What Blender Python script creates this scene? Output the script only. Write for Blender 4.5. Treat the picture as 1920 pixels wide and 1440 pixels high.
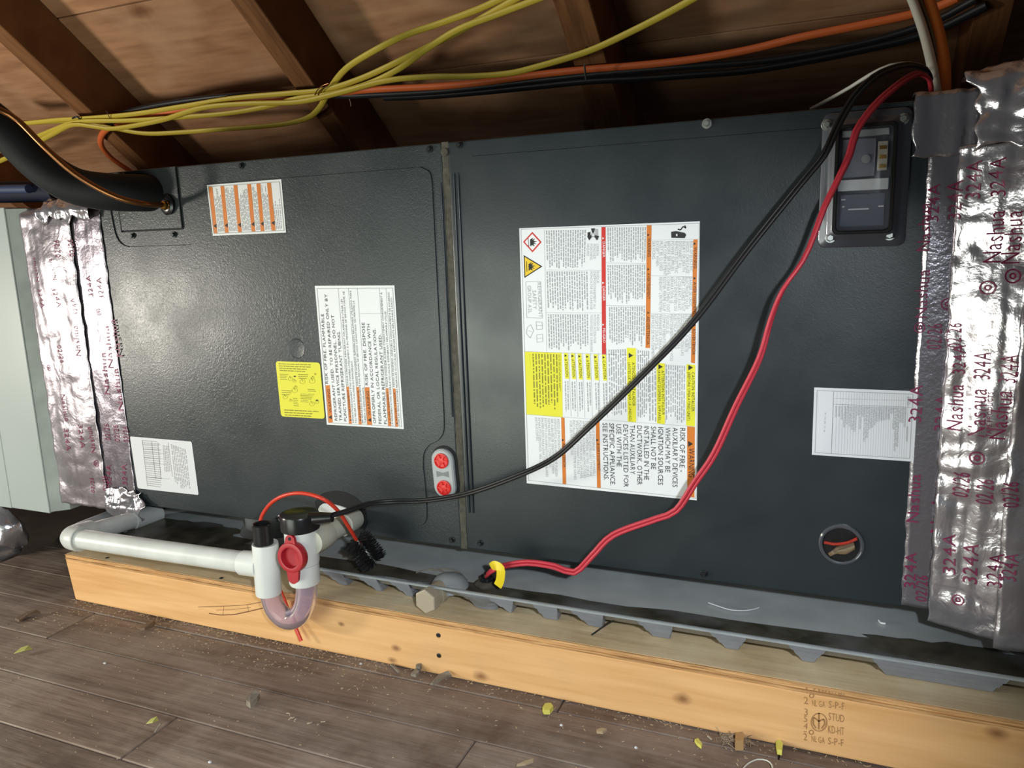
import bpy, bmesh, math, random
from mathutils import Vector, Matrix, noise
R = random.Random(7)
for o in list(bpy.data.objects): bpy.data.objects.remove(o)
COL = bpy.context.scene.collection
SC = bpy.context.scene

# ------------------------------------------------------------------ camera
CF = 1458.07
CC = Vector((0.4735, -0.9205, 0.4255))
YAW, PITCH, ROLL = 0.4011, 0.1844, 0.0350
def cam_axes():
    cy, sy, cp, sp = math.cos(YAW), math.sin(YAW), math.cos(PITCH), math.sin(PITCH)
    f = Vector((-sy*cp, cy*cp, -sp)); r = Vector((cy, sy, 0)); d = f.cross(r)
    cr, sr = math.cos(ROLL), math.sin(ROLL)
    return r*cr + d*sr, -r*sr + d*cr, f
RT, DN, FW = cam_axes()
cd = bpy.data.cameras.new('camera'); cam = bpy.data.objects.new('camera', cd); COL.objects.link(cam)
cd.sensor_fit = 'HORIZONTAL'; cd.sensor_width = 36.0; cd.lens = CF/1920*36; cd.clip_start = 0.01
cam.matrix_world = Matrix(((RT.x, -DN.x, -FW.x, CC.x), (RT.y, -DN.y, -FW.y, CC.y), (RT.z, -DN.z, -FW.z, CC.z), (0, 0, 0, 1)))
SC.camera = cam

# ------------------------------------------------------------------ world, lamps, exposure
w = bpy.data.worlds.new('attic_air'); SC.world = w; w.use_nodes = True
bg = w.node_tree.nodes['Background']; bg.inputs[0].default_value = (0.80, 0.86, 1.0, 1); bg.inputs[1].default_value = 0.035
def lamp(name, loc, watts, col, radius):
    l = bpy.data.lights.new(name, 'POINT'); l.energy = watts; l.color = col; l.shadow_soft_size = radius
    o = bpy.data.objects.new(name, l); o.location = loc; COL.objects.link(o)
lamp('work_lamp', (-1.62, -0.95, 0.22), 50, (1.0, 0.94, 0.83), 0.09)
lamp('lantern', (-0.47, -1.10, 0.05), 30, (0.93, 1.0, 0.88), 0.36)
sl = bpy.data.lights.new('head_lamp', 'SPOT'); sl.energy = 32; sl.color = (0.88, 0.95, 1.0); sl.shadow_soft_size = 0.02; sl.spot_size = math.radians(64); sl.spot_blend = 0.75
so = bpy.data.objects.new('head_lamp', sl); COL.objects.link(so); so.location = (0.64, -0.98, 0.53)      # worn just above the camera, turned down at the work
so.rotation_euler = (Vector((0.10, -0.05, 0.02)) - so.location).to_track_quat('-Z', 'Y').to_euler()
SC.view_settings.view_transform = 'Standard'; SC.view_settings.look = 'None'
SC.view_settings.gamma = 1.0; SC.view_settings.use_curve_mapping = False
SC.view_settings.exposure = 0.12

# ------------------------------------------------------------------ survey helpers: a sight line of the photo met with a real plane
def ray(x, y): return RT*((x-960)/CF) + DN*((y-720)/CF) + FW
def at(x, y, ax, val):
    d = ray(x, y); t = (val-CC[ax])/d[ax]; return CC + d*t
def face(x, y):
    p = at(x, y, 1, 0.0); return p.x, p.z
RN = Vector((0, 0.6, 0.8))                       # roof slope normal (9 in 12)
def roof(x, y, z0):
    d = ray(x, y); t = (0.8*z0 - CC.dot(RN))/d.dot(RN); return CC + d*t

# ------------------------------------------------------------------ materials
MATS = {}
def mat(name, col, rough=0.5, metal=0.0, spec=0.5, bump=0, bscale=80, bdist=0.001, var=0.0, vscale=8, coat=0, trans=0, ior=1.45, stretch=None, dirt=None):
    if name in MATS: return MATS[name]
    m = bpy.data.materials.new(name); m.use_nodes = True; nt = m.node_tree; N = nt.nodes; L = nt.links
    b = N['Principled BSDF']; b.inputs['Base Color'].default_value = (*col, 1); b.inputs['Roughness'].default_value = rough
    b.inputs['Metallic'].default_value = metal; b.inputs['Specular IOR Level'].default_value = spec
    b.inputs['Coat Weight'].default_value = coat; b.inputs['Transmission Weight'].default_value = trans; b.inputs['IOR'].default_value = ior
    tc = N.new('ShaderNodeTexCoord'); src = tc.outputs['Object']
    if stretch:
        mp = N.new('ShaderNodeMapping'); mp.inputs['Scale'].default_value = stretch; L.new(src, mp.inputs[0]); src = mp.outputs[0]
    if var:
        n = N.new('ShaderNodeTexNoise'); n.inputs['Scale'].default_value = vscale; n.inputs['Detail'].default_value = 6; L.new(src, n.inputs[0])
        r = N.new('ShaderNodeMapRange'); r.inputs[1].default_value = .3; r.inputs[2].default_value = .7; r.inputs[3].default_value = 1-var; r.inputs[4].default_value = 1+var
        L.new(n.outputs[0], r.inputs[0])
        mx = N.new('ShaderNodeMix'); mx.data_type = 'RGBA'; mx.blend_type = 'MULTIPLY'; mx.inputs[0].default_value = 1
        mx.inputs[6].default_value = (*col, 1); L.new(r.outputs[0], mx.inputs[7]); out = mx.outputs[2]
        if dirt:
            n2 = N.new('ShaderNodeTexNoise'); n2.inputs['Scale'].default_value = dirt[1]; n2.inputs['Detail'].default_value = 8; L.new(src, n2.inputs[0])
            r2 = N.new('ShaderNodeMapRange'); r2.inputs[1].default_value = dirt[2]; r2.inputs[2].default_value = dirt[3]; L.new(n2.outputs[0], r2.inputs[0])
            m2 = N.new('ShaderNodeMix'); m2.data_type = 'RGBA'; L.new(r2.outputs[0], m2.inputs[0]); L.new(out, m2.inputs[6]); m2.inputs[7].default_value = (*dirt[0], 1); out = m2.outputs[2]
        L.new(out, b.inputs['Base Color'])
    if bump:
        n = N.new('ShaderNodeTexNoise'); n.inputs['Scale'].default_value = bscale; n.inputs['Detail'].default_value = 4; L.new(src, n.inputs[0])
        bp = N.new('ShaderNodeBump'); bp.inputs['Strength'].default_value = bump; bp.inputs['Distance'].default_value = bdist
        L.new(n.outputs[0], bp.inputs['Height']); L.new(bp.outputs[0], b.inputs['Normal'])
    MATS[name] = m; return m

def wood(name, c1, c2, rough=0.65, grain=1.0, scale=(1.6, 22, 22), dust=None, knots=(), rnd=1.0, bump=0.35, stain=None):
    m = bpy.data.materials.new(name); m.use_nodes = True; nt = m.node_tree; N = nt.nodes; L = nt.links
    b = N['Principled BSDF']; b.inputs['Roughness'].default_value = rough; b.inputs['Specular IOR Level'].default_value = 0.3
    tc = N.new('ShaderNodeTexCoord'); oi = N.new('ShaderNodeObjectInfo')
    ml = N.new('ShaderNodeVectorMath'); ml.operation = 'SCALE'; ml.inputs[0].default_value = (7.3, 3.1, 5.7); L.new(oi.outputs['Random'], ml.inputs['Scale'])
    ad = N.new('ShaderNodeVectorMath'); L.new(tc.outputs['Object'], ad.inputs[0]); L.new(ml.outputs[0], ad.inputs[1])
    mp = N.new('ShaderNodeMapping'); mp.inputs['Scale'].default_value = scale; L.new(ad.outputs[0], mp.inputs[0])
    n1 = N.new('ShaderNodeTexNoise'); n1.inputs['Scale'].default_value = 1.0; n1.inputs['Detail'].default_value = 3; n1.inputs['Distortion'].default_value = 0.6; L.new(mp.outputs[0], n1.inputs[0])
    mm = N.new('ShaderNodeMath'); mm.operation = 'MULTIPLY'; mm.inputs[1].default_value = 34*grain; L.new(n1.outputs[0], mm.inputs[0])
    sn = N.new('ShaderNodeMath'); sn.operation = 'SINE'; L.new(mm.outputs[0], sn.inputs[0])
    n2 = N.new('ShaderNodeTexNoise'); n2.inputs['Scale'].default_value = 9; n2.inputs['Detail'].default_value = 6; L.new(mp.outputs[0], n2.inputs[0])
    a = N.new('ShaderNodeMath'); a.operation = 'MULTIPLY_ADD'; a.inputs[1].default_value = 0.16; a.inputs[2].default_value = 0; L.new(sn.outputs[0], a.inputs[0])
    a2 = N.new('ShaderNodeMath'); a2.operation = 'ADD'; L.new(a.outputs[0], a2.inputs[0]); L.new(n2.outputs[0], a2.inputs[1])
    r = N.new('ShaderNodeMapRange'); r.inputs[1].default_value = .25; r.inputs[2].default_value = .8; L.new(a2.outputs[0], r.inputs[0])
    mx = N.new('ShaderNodeMix'); mx.data_type = 'RGBA'; L.new(r.outputs[0], mx.inputs[0]); mx.inputs[6].default_value = (*c1, 1); mx.inputs[7].default_value = (*c2, 1); out = mx.outputs[2]
    def blend(fac, col, o):
        q = N.new('ShaderNodeMix'); q.data_type = 'RGBA'; L.new(fac, q.inputs[0]); L.new(o, q.inputs[6]); q.inputs[7].default_value = (*col, 1); return q.outputs[2]
    if stain:                                           # broad old water stains
        n4 = N.new('ShaderNodeTexNoise'); n4.inputs['Scale'].default_value = stain[1]; n4.inputs['Detail'].default_value = 5; L.new(ad.outputs[0], n4.inputs[0])
        r4 = N.new('ShaderNodeMapRange'); r4.inputs[1].default_value = stain[2]; r4.inputs[2].default_value = stain[3]; r4.inputs[4].default_value = stain[4]; L.new(n4.outputs[0], r4.inputs[0])
        out = blend(r4.outputs[0], stain[0], out)
    if dust:
        n3 = N.new('ShaderNodeTexNoise'); n3.inputs['Scale'].default_value = dust[1]; n3.inputs['Detail'].default_value = 9; n3.inputs['Roughness'].default_value = .65; L.new(tc.outputs['Object'], n3.inputs[0])
        r3 = N.new('ShaderNodeMapRange'); r3.inputs[1].default_value = dust[2]; r3.inputs[2].default_value = dust[3]; r3.inputs[4].default_value = dust[4]; L.new(n3.outputs[0], r3.inputs[0])
        out = blend(r3.outputs[0], dust[0], out)
    for (kx, ky, kz, kr, kc) in knots:                  # a knot: dark heart with a halo
        sb = N.new('ShaderNodeVectorMath'); sb.operation = 'SUBTRACT'; sb.inputs[1].default_value = (kx, ky, kz); L.new(tc.outputs['Object'], sb.inputs[0])
        sc = N.new('ShaderNodeVectorMath'); sc.operation = 'MULTIPLY'; sc.inputs[1].default_value = (0.62, 0.0 if abs(kc) < 9 else 1, 1.0); L.new(sb.outputs[0], sc.inputs[0])
        nn = N.new('ShaderNodeTexNoise'); nn.inputs['Scale'].default_value = 60; L.new(tc.outputs['Object'], nn.inputs[0])
        ln = N.new('ShaderNodeVectorMath'); ln.operation = 'LENGTH'; L.new(sc.outputs[0], ln.inputs[0])
        wb = N.new('ShaderNodeMath'); wb.operation = 'MULTIPLY_ADD'; wb.inputs[1].default_value = kr*0.9; L.new(nn.outputs[0], wb.inputs[0]); L.new(ln.outputs['Value'], wb.inputs[2])
        rk = N.new('ShaderNodeMapRange'); rk.inputs[1].default_value = kr*1.9; rk.inputs[2].default_value = kr*0.7; rk.inputs[4].default_value = 0.8; L.new(wb.outputs[0], rk.inputs[0])
        out = blend(rk.outputs[0], (0.19, 0.075, 0.03), out)
    if rnd:
        hs = N.new('ShaderNodeHueSaturation'); rr = N.new('ShaderNodeMapRange'); rr.inputs[3].default_value = 1-0.22*rnd; rr.inputs[4].default_value = 1+0.16*rnd
        L.new(oi.outputs['Random'], rr.inputs[0]); L.new(rr.outputs[0], hs.inputs['Value']); L.new(out, hs.inputs['Color']); out = hs.outputs[0]
    L.new(out, b.inputs['Base Color'])
    bp = N.new('ShaderNodeBump'); bp.inputs['Strength'].default_value = bump; bp.inputs['Distance'].default_value = 0.002; L.new(a2.outputs[0], bp.inputs['Height']); L.new(bp.outputs[0], b.inputs['Normal'])
    MATS[name] = m; return m

def painted_metal(name, col, rough, fine, fscale, spec=0.62):
    m = mat(name, col, rough, 0.0, spec)
    nt = m.node_tree; N = nt.nodes; L = nt.links; b = N['Principled BSDF']
    tc = N.new('ShaderNodeTexCoord')
    v = N.new('ShaderNodeTexNoise'); v.inputs['Scale'].default_value = fscale; v.inputs['Detail'].default_value = 2; v.inputs['Distortion'].default_value = 1.4; L.new(tc.outputs['Object'], v.inputs[0])
    bp = N.new('ShaderNodeBump'); bp.inputs['Strength'].default_value = fine; bp.inputs['Distance'].default_value = 0.0006; L.new(v.outputs[0], bp.inputs['Height']); L.new(bp.outputs[0], b.inputs['Normal'])
    n = N.new('ShaderNodeTexNoise'); n.inputs['Scale'].default_value = 14; n.inputs['Detail'].default_value = 8; L.new(tc.outputs['Object'], n.inputs[0])
    r = N.new('ShaderNodeMapRange'); r.inputs[1].default_value = .3; r.inputs[2].default_value = .7; r.inputs[3].default_value = rough-.05; r.inputs[4].default_value = rough+.06; L.new(n.outputs[0], r.inputs[0]); L.new(r.outputs[0], b.inputs['Roughness'])
    return m

def foil_mat(name, col, rough, b1, b2):
    m = mat(name, col, rough, 0.80, 0.5)
    nt = m.node_tree; N = nt.nodes; L = nt.links; b = N['Principled BSDF']; tc = N.new('ShaderNodeTexCoord')
    n1 = N.new('ShaderNodeTexNoise'); n1.inputs['Scale'].default_value = 38; n1.inputs['Detail'].default_value = 5; n1.inputs['Distortion'].default_value = 1.0; L.new(tc.outputs['Object'], n1.inputs[0])
    n2 = N.new('ShaderNodeTexNoise'); n2.inputs['Scale'].default_value = 260; n2.inputs['Detail'].default_value = 2; L.new(tc.outputs['Object'], n2.inputs[0])
    p1 = N.new('ShaderNodeBump'); p1.inputs['Strength'].default_value = b1; p1.inputs['Distance'].default_value = 0.004; L.new(n1.outputs[0], p1.inputs['Height'])
    p2 = N.new('ShaderNodeBump'); p2.inputs['Strength'].default_value = b2; p2.inputs['Distance'].default_value = 0.0006; L.new(n2.outputs[0], p2.inputs['Height']); L.new(p1.outputs[0], p2.inputs['Normal'])
    L.new(p2.outputs[0], b.inputs['Normal']); return m

M_UNIT = painted_metal('dark_grey_enamel', (0.022, 0.029, 0.033), 0.32, 0.13, 240)
M_UNIT2 = painted_metal('dark_grey_enamel_stippled', (0.032, 0.039, 0.042), 0.35, 0.45, 240, 0.50)
M_FOIL = foil_mat('aluminium_foil', (0.56, 0.535, 0.575), 0.20, 0.32, 0.30)
M_FOILD = foil_mat('aluminium_foil_taped_flat', (0.42, 0.40, 0.44), 0.22, 0.15, 0.55)
M_FOILL = foil_mat('aluminium_foil_mauve', (0.42, 0.385, 0.42), 0.30, 0.30, 0.30)
M_FOILLD = foil_mat('aluminium_foil_mauve_flat', (0.30, 0.27, 0.31), 0.28, 0.2, 0.4)
M_BLACK = mat('black_plastic', (0.012, 0.012, 0.013), 0.28)
M_MBLACK = mat('matt_black', (0.010, 0.010, 0.011), 0.75)
M_FOAMBLK = mat('black_elastomer_foam', (0.007, 0.0085, 0.010), 0.7, spec=0.3, bump=0.15, bscale=200)
M_PVC = mat('white_pvc', (0.70, 0.72, 0.70), 0.30, var=0.04, vscale=20)
M_PVCD = mat('white_pvc_dusty', (0.60, 0.62, 0.60), 0.38, var=0.10, vscale=30)
M_BEIGE = mat('beige_plastic', (0.36, 0.31, 0.23), 0.42)
M_RED = mat('red_rubber', (0.40, 0.018, 0.028), 0.38)
M_REDROD = mat('red_nylon', (0.62, 0.045, 0.022), 0.35)
M_REDWIRE = mat('red_wire_jacket', (0.54, 0.040, 0.062), 0.38)
M_PLUGRED = mat('red_plastic_plug', (0.72, 0.03, 0.025), 0.3)
M_LGREY = mat('light_grey_plastic', (0.40, 0.43, 0.43), 0.35)
M_PAN = mat('grey_drain_pan_plastic', (0.30, 0.325, 0.335), 0.30, var=0.12, vscale=30, bump=0.1, bscale=90)
M_BASIN = mat('grey_pan_plastic_sheen', (0.44, 0.47, 0.475), 0.28, var=0.14, vscale=18, bump=0.1, bscale=90)  # lighter copy of the pan plastic, its sheen put into the colour
M_PANRIB = mat('grey_pan_rib_plastic', (0.25, 0.275, 0.33), 0.48, var=0.10, vscale=40)
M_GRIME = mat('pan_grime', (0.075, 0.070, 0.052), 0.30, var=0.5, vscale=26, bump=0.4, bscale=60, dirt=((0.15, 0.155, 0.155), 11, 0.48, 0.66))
M_YEL = mat('yellow_cable_jacket', (0.58, 0.45, 0.055), 0.45)
M_ORG = mat('orange_cable_jacket', (0.76, 0.165, 0.045), 0.45)
M_WHT = mat('white_cable_jacket', (0.62, 0.62, 0.56), 0.5)
M_COPPER = mat('copper_tube', (0.24, 0.105, 0.038), 0.34, 0.9)
M_BRASS = mat('brass', (0.62, 0.36, 0.08), 0.25, 1.0)
M_STEEL = mat('zinc_steel', (0.42, 0.44, 0.42), 0.36, 0.8)
M_DSCREW = mat('dark_screw', (0.035, 0.038, 0.04), 0.35, 0.6)
M_PALE = mat('pale_grey_green_enamel', (0.36, 0.41, 0.40), 0.40, var=0.03, vscale=7)
M_PALESIDE = mat('pale_grey_green_enamel_worn', (0.36, 0.40, 0.38), 0.5, var=0.15, vscale=25)
M_BLUE = mat('navy_pipe_wrap', (0.004, 0.007, 0.022), 0.7, spec=0.3)
M_BLUEL = mat('blue_sleeve', (0.028, 0.045, 0.105), 0.6)
M_PAPER = mat('white_label_film', (0.80, 0.82, 0.82), 0.45)
M_PAPERG = mat('greyish_label_film', (0.66, 0.67, 0.70), 0.55)
M_INK = mat('black_ink', (0.02, 0.02, 0.02), 0.6)
M_INKG = mat('grey_ink', (0.36, 0.37, 0.37), 0.6)
M_INKL = mat('pale_grey_ink', (0.42, 0.42, 0.42), 0.6)
M_INKW = mat('white_ink', (0.85, 0.85, 0.85), 0.5)
M_OBAND = mat('orange_ink', (0.66, 0.19, 0.020), 0.5)
M_RBAND = mat('red_ink', (0.60, 0.025, 0.02), 0.5)
M_YBAND = mat('yellow_ink', (0.78, 0.74, 0.03), 0.5)
M_AMBER = mat('amber_ink', (0.82, 0.55, 0.02), 0.5)
M_YSTICK = mat('yellow_label_film', (0.74, 0.70, 0.035), 0.45)
M_PURP = mat('maroon_ink', (0.21, 0.022, 0.075), 0.45)
M_FOAMBR = mat('brown_seal_foam', (0.085, 0.078, 0.060), 0.9, bump=0.5, bscale=300, var=0.3, vscale=120)
M_GREYBLK = mat('grey_foam_block', (0.12, 0.13, 0.135), 0.7)
M_STAMP = mat('faded_stamp_ink', (0.34, 0.175, 0.068), 0.8)
def clear_mat(name, col, wgt, tint):
    m = mat(name, col, 0.03, 0, 0.5, trans=1.0, ior=1.25)
    nt = m.node_tree; N = nt.nodes; L = nt.links; b = N['Principled BSDF']
    d = N.new('ShaderNodeBsdfTranslucent'); d.inputs[0].default_value = (*tint, 1)
    d2 = N.new('ShaderNodeBsdfDiffuse'); d2.inputs[0].default_value = (*tint, 1)
    a = N.new('ShaderNodeMixShader'); a.inputs[0].default_value = 0.5; L.new(d.outputs[0], a.inputs[1]); L.new(d2.outputs[0], a.inputs[2])
    mx = N.new('ShaderNodeMixShader'); mx.inputs[0].default_value = wgt; L.new(b.outputs[0], mx.inputs[1]); L.new(a.outputs[0], mx.inputs[2])
    L.new(mx.outputs[0], N['Material Output'].inputs[0]); return m
M_CLEAR = clear_mat('clear_lilac_vinyl', (0.95, 0.90, 0.97), 0.24, (0.74, 0.62, 0.78))
M_PANE = mat('clear_polycarbonate', (0.95, 0.96, 1.0), 0.14, trans=1.0, ior=1.16, spec=0.9)

M_ROOF = wood('roof_board_wood', (0.50, 0.265, 0.140), (0.34, 0.165, 0.082), rough=0.75, scale=(1.3, 9, 9), rnd=0.6, bump=0.3, stain=((0.60, 0.37, 0.22), 7, 0.50, 0.72, 0.6), knots=((*roof(262, 20, 1.1375), 0.016, 9),))
M_RAFT = wood('rafter_wood', (0.22, 0.095, 0.035), (0.115, 0.046, 0.016), rough=0.7, scale=(14, 1.5, 1.5), rnd=0.6)
M_FLOOR = wood('old_floor_wood', (0.245, 0.180, 0.145), (0.135, 0.094, 0.073), rough=0.62, grain=0.8, scale=(1.5, 18, 18), rnd=1.0, bump=0.5, dust=((0.36, 0.295, 0.25), 9, 0.42, 0.72, 0.75), stain=((0.105, 0.062, 0.043), 6, 0.54, 0.68, 0.8))
KN = [(face(*q)) for q in []]
LK = []
for (x, y, r) in [(743, 1215, .004), (735, 1238, .004), (902, 1268, .006), (1279, 1310, .006), (376, 1070, .004), (128, 1104, .004), (1790, 1290, .0045), (1870, 1375, .006), (640, 1170, .003)]:
    p = at(x, y, 1, -0.10); LK.append((p.x, -0.10+0.08, p.z+0.137, r, 1))
M_LUMBER = wood('new_spruce_wood', (0.76, 0.45, 0.205), (0.62, 0.335, 0.13), rough=0.6, grain=0.9, scale=(0.9, 15, 15), rnd=0, bump=0.15, knots=LK, stain=((0.56, 0.36, 0.20), 9, .52, .70, .5))
M_PLY = wood('plywood_edge', (0.66, 0.38, 0.16), (0.33, 0.17, 0.07), rough=0.7, grain=1.4, scale=(3, 60, 160), rnd=0.4)
M_DECK = wood('dusty_plywood_face', (0.62, 0.47, 0.28), (0.48, 0.35, 0.20), rough=0.8, scale=(1.2, 16, 16), rnd=0, dust=((0.72, 0.61, 0.42), 7, 0.40, 0.66, 0.8), bump=0.15)

# ------------------------------------------------------------------ mesh builder
class MB:
    def __init__(s): s.v = []; s.f = []
    def add(s, vs, fs):
        o = len(s.v); s.v += [Vector(q) for q in vs]; s.f += [tuple(i+o for i in f) for f in fs]; return s
    def box(s, x0, x1, y0, y1, z0, z1):
        return s.add([(x0,y0,z0),(x1,y0,z0),(x1,y1,z0),(x0,y1,z0),(x0,y0,z1),(x1,y0,z1),(x1,y1,z1),(x0,y1,z1)],
                     [(0,3,2,1),(4,5,6,7),(0,1,5,4),(1,2,6,5),(2,3,7,6),(3,0,4,7)])
    def loft(s, rings, cap=True):
        n = len(rings[0]); vs = [q for r in rings for q in r]; fs = []
        for k in range(len(rings)-1):
            for i in range(n):
                j = (i+1) % n; fs.append((k*n+i, k*n+j, (k+1)*n+j, (k+1)*n+i))
        if cap: fs.append(tuple(range(n-1, -1, -1))); fs.append(tuple(range((len(rings)-1)*n, len(rings)*n)))
        return s.add(vs, fs)
    def prism(s, poly, y0, y1):                     # poly in (x,z), pushed along y
        return s.loft([[(x, y0, z) for x, z in poly], [(x, y1, z) for x, z in poly]])
    def quad(s, a, b, c, d): return s.add([a, b, c, d], [(0, 1, 2, 3)])
    def tube(s, pts, r, seg=12, flat=None, cap=True):
        pts = [Vector(p) for p in pts]; n = len(pts); rr = r if isinstance(r, (list, tuple)) else [r]*n
        rings = []; u = None
        for i in range(n):
            t = (pts[min(i+1, n-1)] - pts[max(i-1, 0)]).normalized()
            if flat: u = (flat[2] - t*flat[2].dot(t)).normalized()
            else:
                if u is None:
                    u = Vector((0, 0, 1)) if abs(t.z) < .9 else Vector((1, 0, 0))
                u = (u - t*u.dot(t)).normalized()
            b = t.cross(u)
            ra, rb = (flat[0], flat[1]) if flat else (rr[i], rr[i])
            rings.append([pts[i] + b*(math.cos(k/seg*2*math.pi)*ra) + u*(math.sin(k/seg*2*math.pi)*rb) for k in range(seg)])
        return s.loft(rings, cap)
    def lathe(s, c, axis, prof, seg=24, cap=True):  # prof: (radius, height along axis)
        axis = Vector(axis).normalized(); c = Vector(c)
        u = Vector((0, 0, 1)) if abs(axis.z) < .9 else Vector((1, 0, 0)); u = (u - axis*u.dot(axis)).normalized(); b = axis.cross(u)
        return s.loft([[c + axis*h + (u*math.cos(k/seg*2*math.pi) + b*math.sin(k/seg*2*math.pi))*max(r, 1e-5) for k in range(seg)] for r, h in prof], cap)
    def grid(s, nu, nv, fn):
        return s.add([fn(i/nu, j/nv) for j in range(nv+1) for i in range(nu+1)],
                     [(j*(nu+1)+i, j*(nu+1)+i+1, (j+1)*(nu+1)+i+1, (j+1)*(nu+1)+i) for j in range(nv) for i in range(nu)])
def smooth_path(ctrl, step=0.012):
    c = [Vector(p) for p in ctrl]; c = [c[0]*2-c[1]] + c + [c[-1]*2-c[-2]]; out = []
    for i in range(1, len(c)-2):
        p0, p1, p2, p3 = c[i-1:i+3]; n = max(2, int((p2-p1).length/step))
        for k in range(n):
            t = k/n; out.append(0.5*((2*p1) + (p2-p0)*t + (2*p0-5*p1+4*p2-p3)*t*t + (3*p1-p0-3*p2+p3)*t*t*t))
    out.append(c[-2]); return out
def rrect(x0, x1, z0, z1, r, n=5):
    out = []
    for cx, cz, a in ((x1-r, z1-r, 0), (x0+r, z1-r, 90), (x0+r, z0+r, 180), (x1-r, z0+r, 270)):
        for k in range(n+1):
            t = math.radians(a+90*k/n); out.append((cx+r*math.cos(t), cz+r*math.sin(t)))
    return out
ORG = {}
def wloc(o): return ORG.get(o.name, Vector((0, 0, 0))) if o else Vector((0, 0, 0))
def tag(o, label=None, cat=None, group=None, kind=None):
    if label: o['label'] = label
    if cat: o['category'] = cat
    if group: o['group'] = group
    if kind: o['kind'] = kind
    return o
def thing(name, label, cat, loc, group=None):
    o = bpy.data.objects.new(name, None); o.empty_display_size = 0.02; o.location = loc; COL.objects.link(o); ORG[o.name] = Vector(loc)
    return tag(o, label, cat, group)
def build(name, mb, m, parent=None, smooth=False, bevel=0, seg=1, loc=None, label=None, cat=None, group=None, kind=None, fix=True):
    L0 = wloc(parent) if parent else Vector(loc if loc is not None else (0, 0, 0))
    me = bpy.data.meshes.new(name); me.from_pydata([tuple(q - L0) for q in mb.v], [], mb.f); me.materials.append(m)
    if bevel or fix:
        b = bmesh.new(); b.from_mesh(me)
        if fix: bmesh.ops.recalc_face_normals(b, faces=b.faces)
        if bevel:
            ed = [e for e in b.edges if len(e.link_faces) == 2 and e.calc_face_angle(0) > 0.6]
            bmesh.ops.bevel(b, geom=ed, offset=bevel, segments=seg, affect='EDGES', profile=0.6)
        b.to_mesh(me); b.free()
    if smooth:
        me.polygons.foreach_set('use_smooth', [True]*len(me.polygons)); me.set_sharp_from_angle(angle=math.radians(38))
    me.update()
    o = bpy.data.objects.new(name, me); COL.objects.link(o); ORG[o.name] = L0
    if parent: o.parent = parent
    else: o.location = L0
    return tag(o, label, cat, group, kind)

# ------------------------------------------------------------------ lettering: one mesh per glyph, set like type
GLY = {}
def load_glyphs(chars):
    tmp = []
    for c in chars:
        cu = bpy.data.curves.new('g', 'FONT'); cu.body = c; cu.size = 1; cu.resolution_u = 2
        o = bpy.data.objects.new('g', cu); COL.objects.link(o); tmp.append((c, o, cu))
    bpy.context.view_layer.update(); dg = bpy.context.evaluated_depsgraph_get(); capH = 0.7
    for c, o, cu in tmp:
        me = o.evaluated_get(dg).to_mesh()
        vs = [(v.co.x, v.co.y) for v in me.vertices]; fs = [tuple(p.vertices) for p in me.polygons]
        if c == 'H' and vs: capH = max(y for x, y in vs)
        GLY[c] = (vs, fs); o.evaluated_get(dg).to_mesh_clear()
    for c, o, cu in tmp:
        bpy.data.objects.remove(o); bpy.data.curves.remove(cu)
    for c in GLY:
        vs, fs = GLY[c]
        if vs:
            x0 = min(x for x, y in vs); wd = max(x for x, y in vs)-x0
            GLY[c] = ([((x-x0)/capH, y/capH) for x, y in vs], fs, wd/capH)
        else: GLY[c] = ([], [], 0.38)
load_glyphs(sorted(set("ABCDEFGHIJKLMNOPQRSTUVWXYZ0123456789.,:'()/-NashutapeÉÊÀÍÓÁ ")))
def layout(body):
    x = 0; out = []
    for c in body:
        if c == ' ': x += 0.42; continue
        g = GLY.get(c) or GLY['E']; out.append((x, g)); x += g[2] + 0.16
    return out, x-0.16
def settype(mb, body, p0, p1, h, fn, stretch=True):
    """body runs from p0 to p1 (2-D surface coordinates), cap height h, fn maps surface coordinates to space"""
    g, wd = layout(body); dx, dz = p1[0]-p0[0], p1[1]-p0[1]; ln = math.hypot(dx, dz); ux, uz = dx/ln, dz/ln
    sx = ln/wd if stretch else h; nx, nz = -uz, ux
    for x0, (vs, fs, _) in g:
        mb.add([fn(p0[0]+ux*(x0+x)*sx+nx*y*h, p0[1]+uz*(x0+x)*sx+nz*y*h) for x, y in vs], fs)
PX = 1/1240.0                                           # metres per photo pixel near the cabinet
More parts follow.
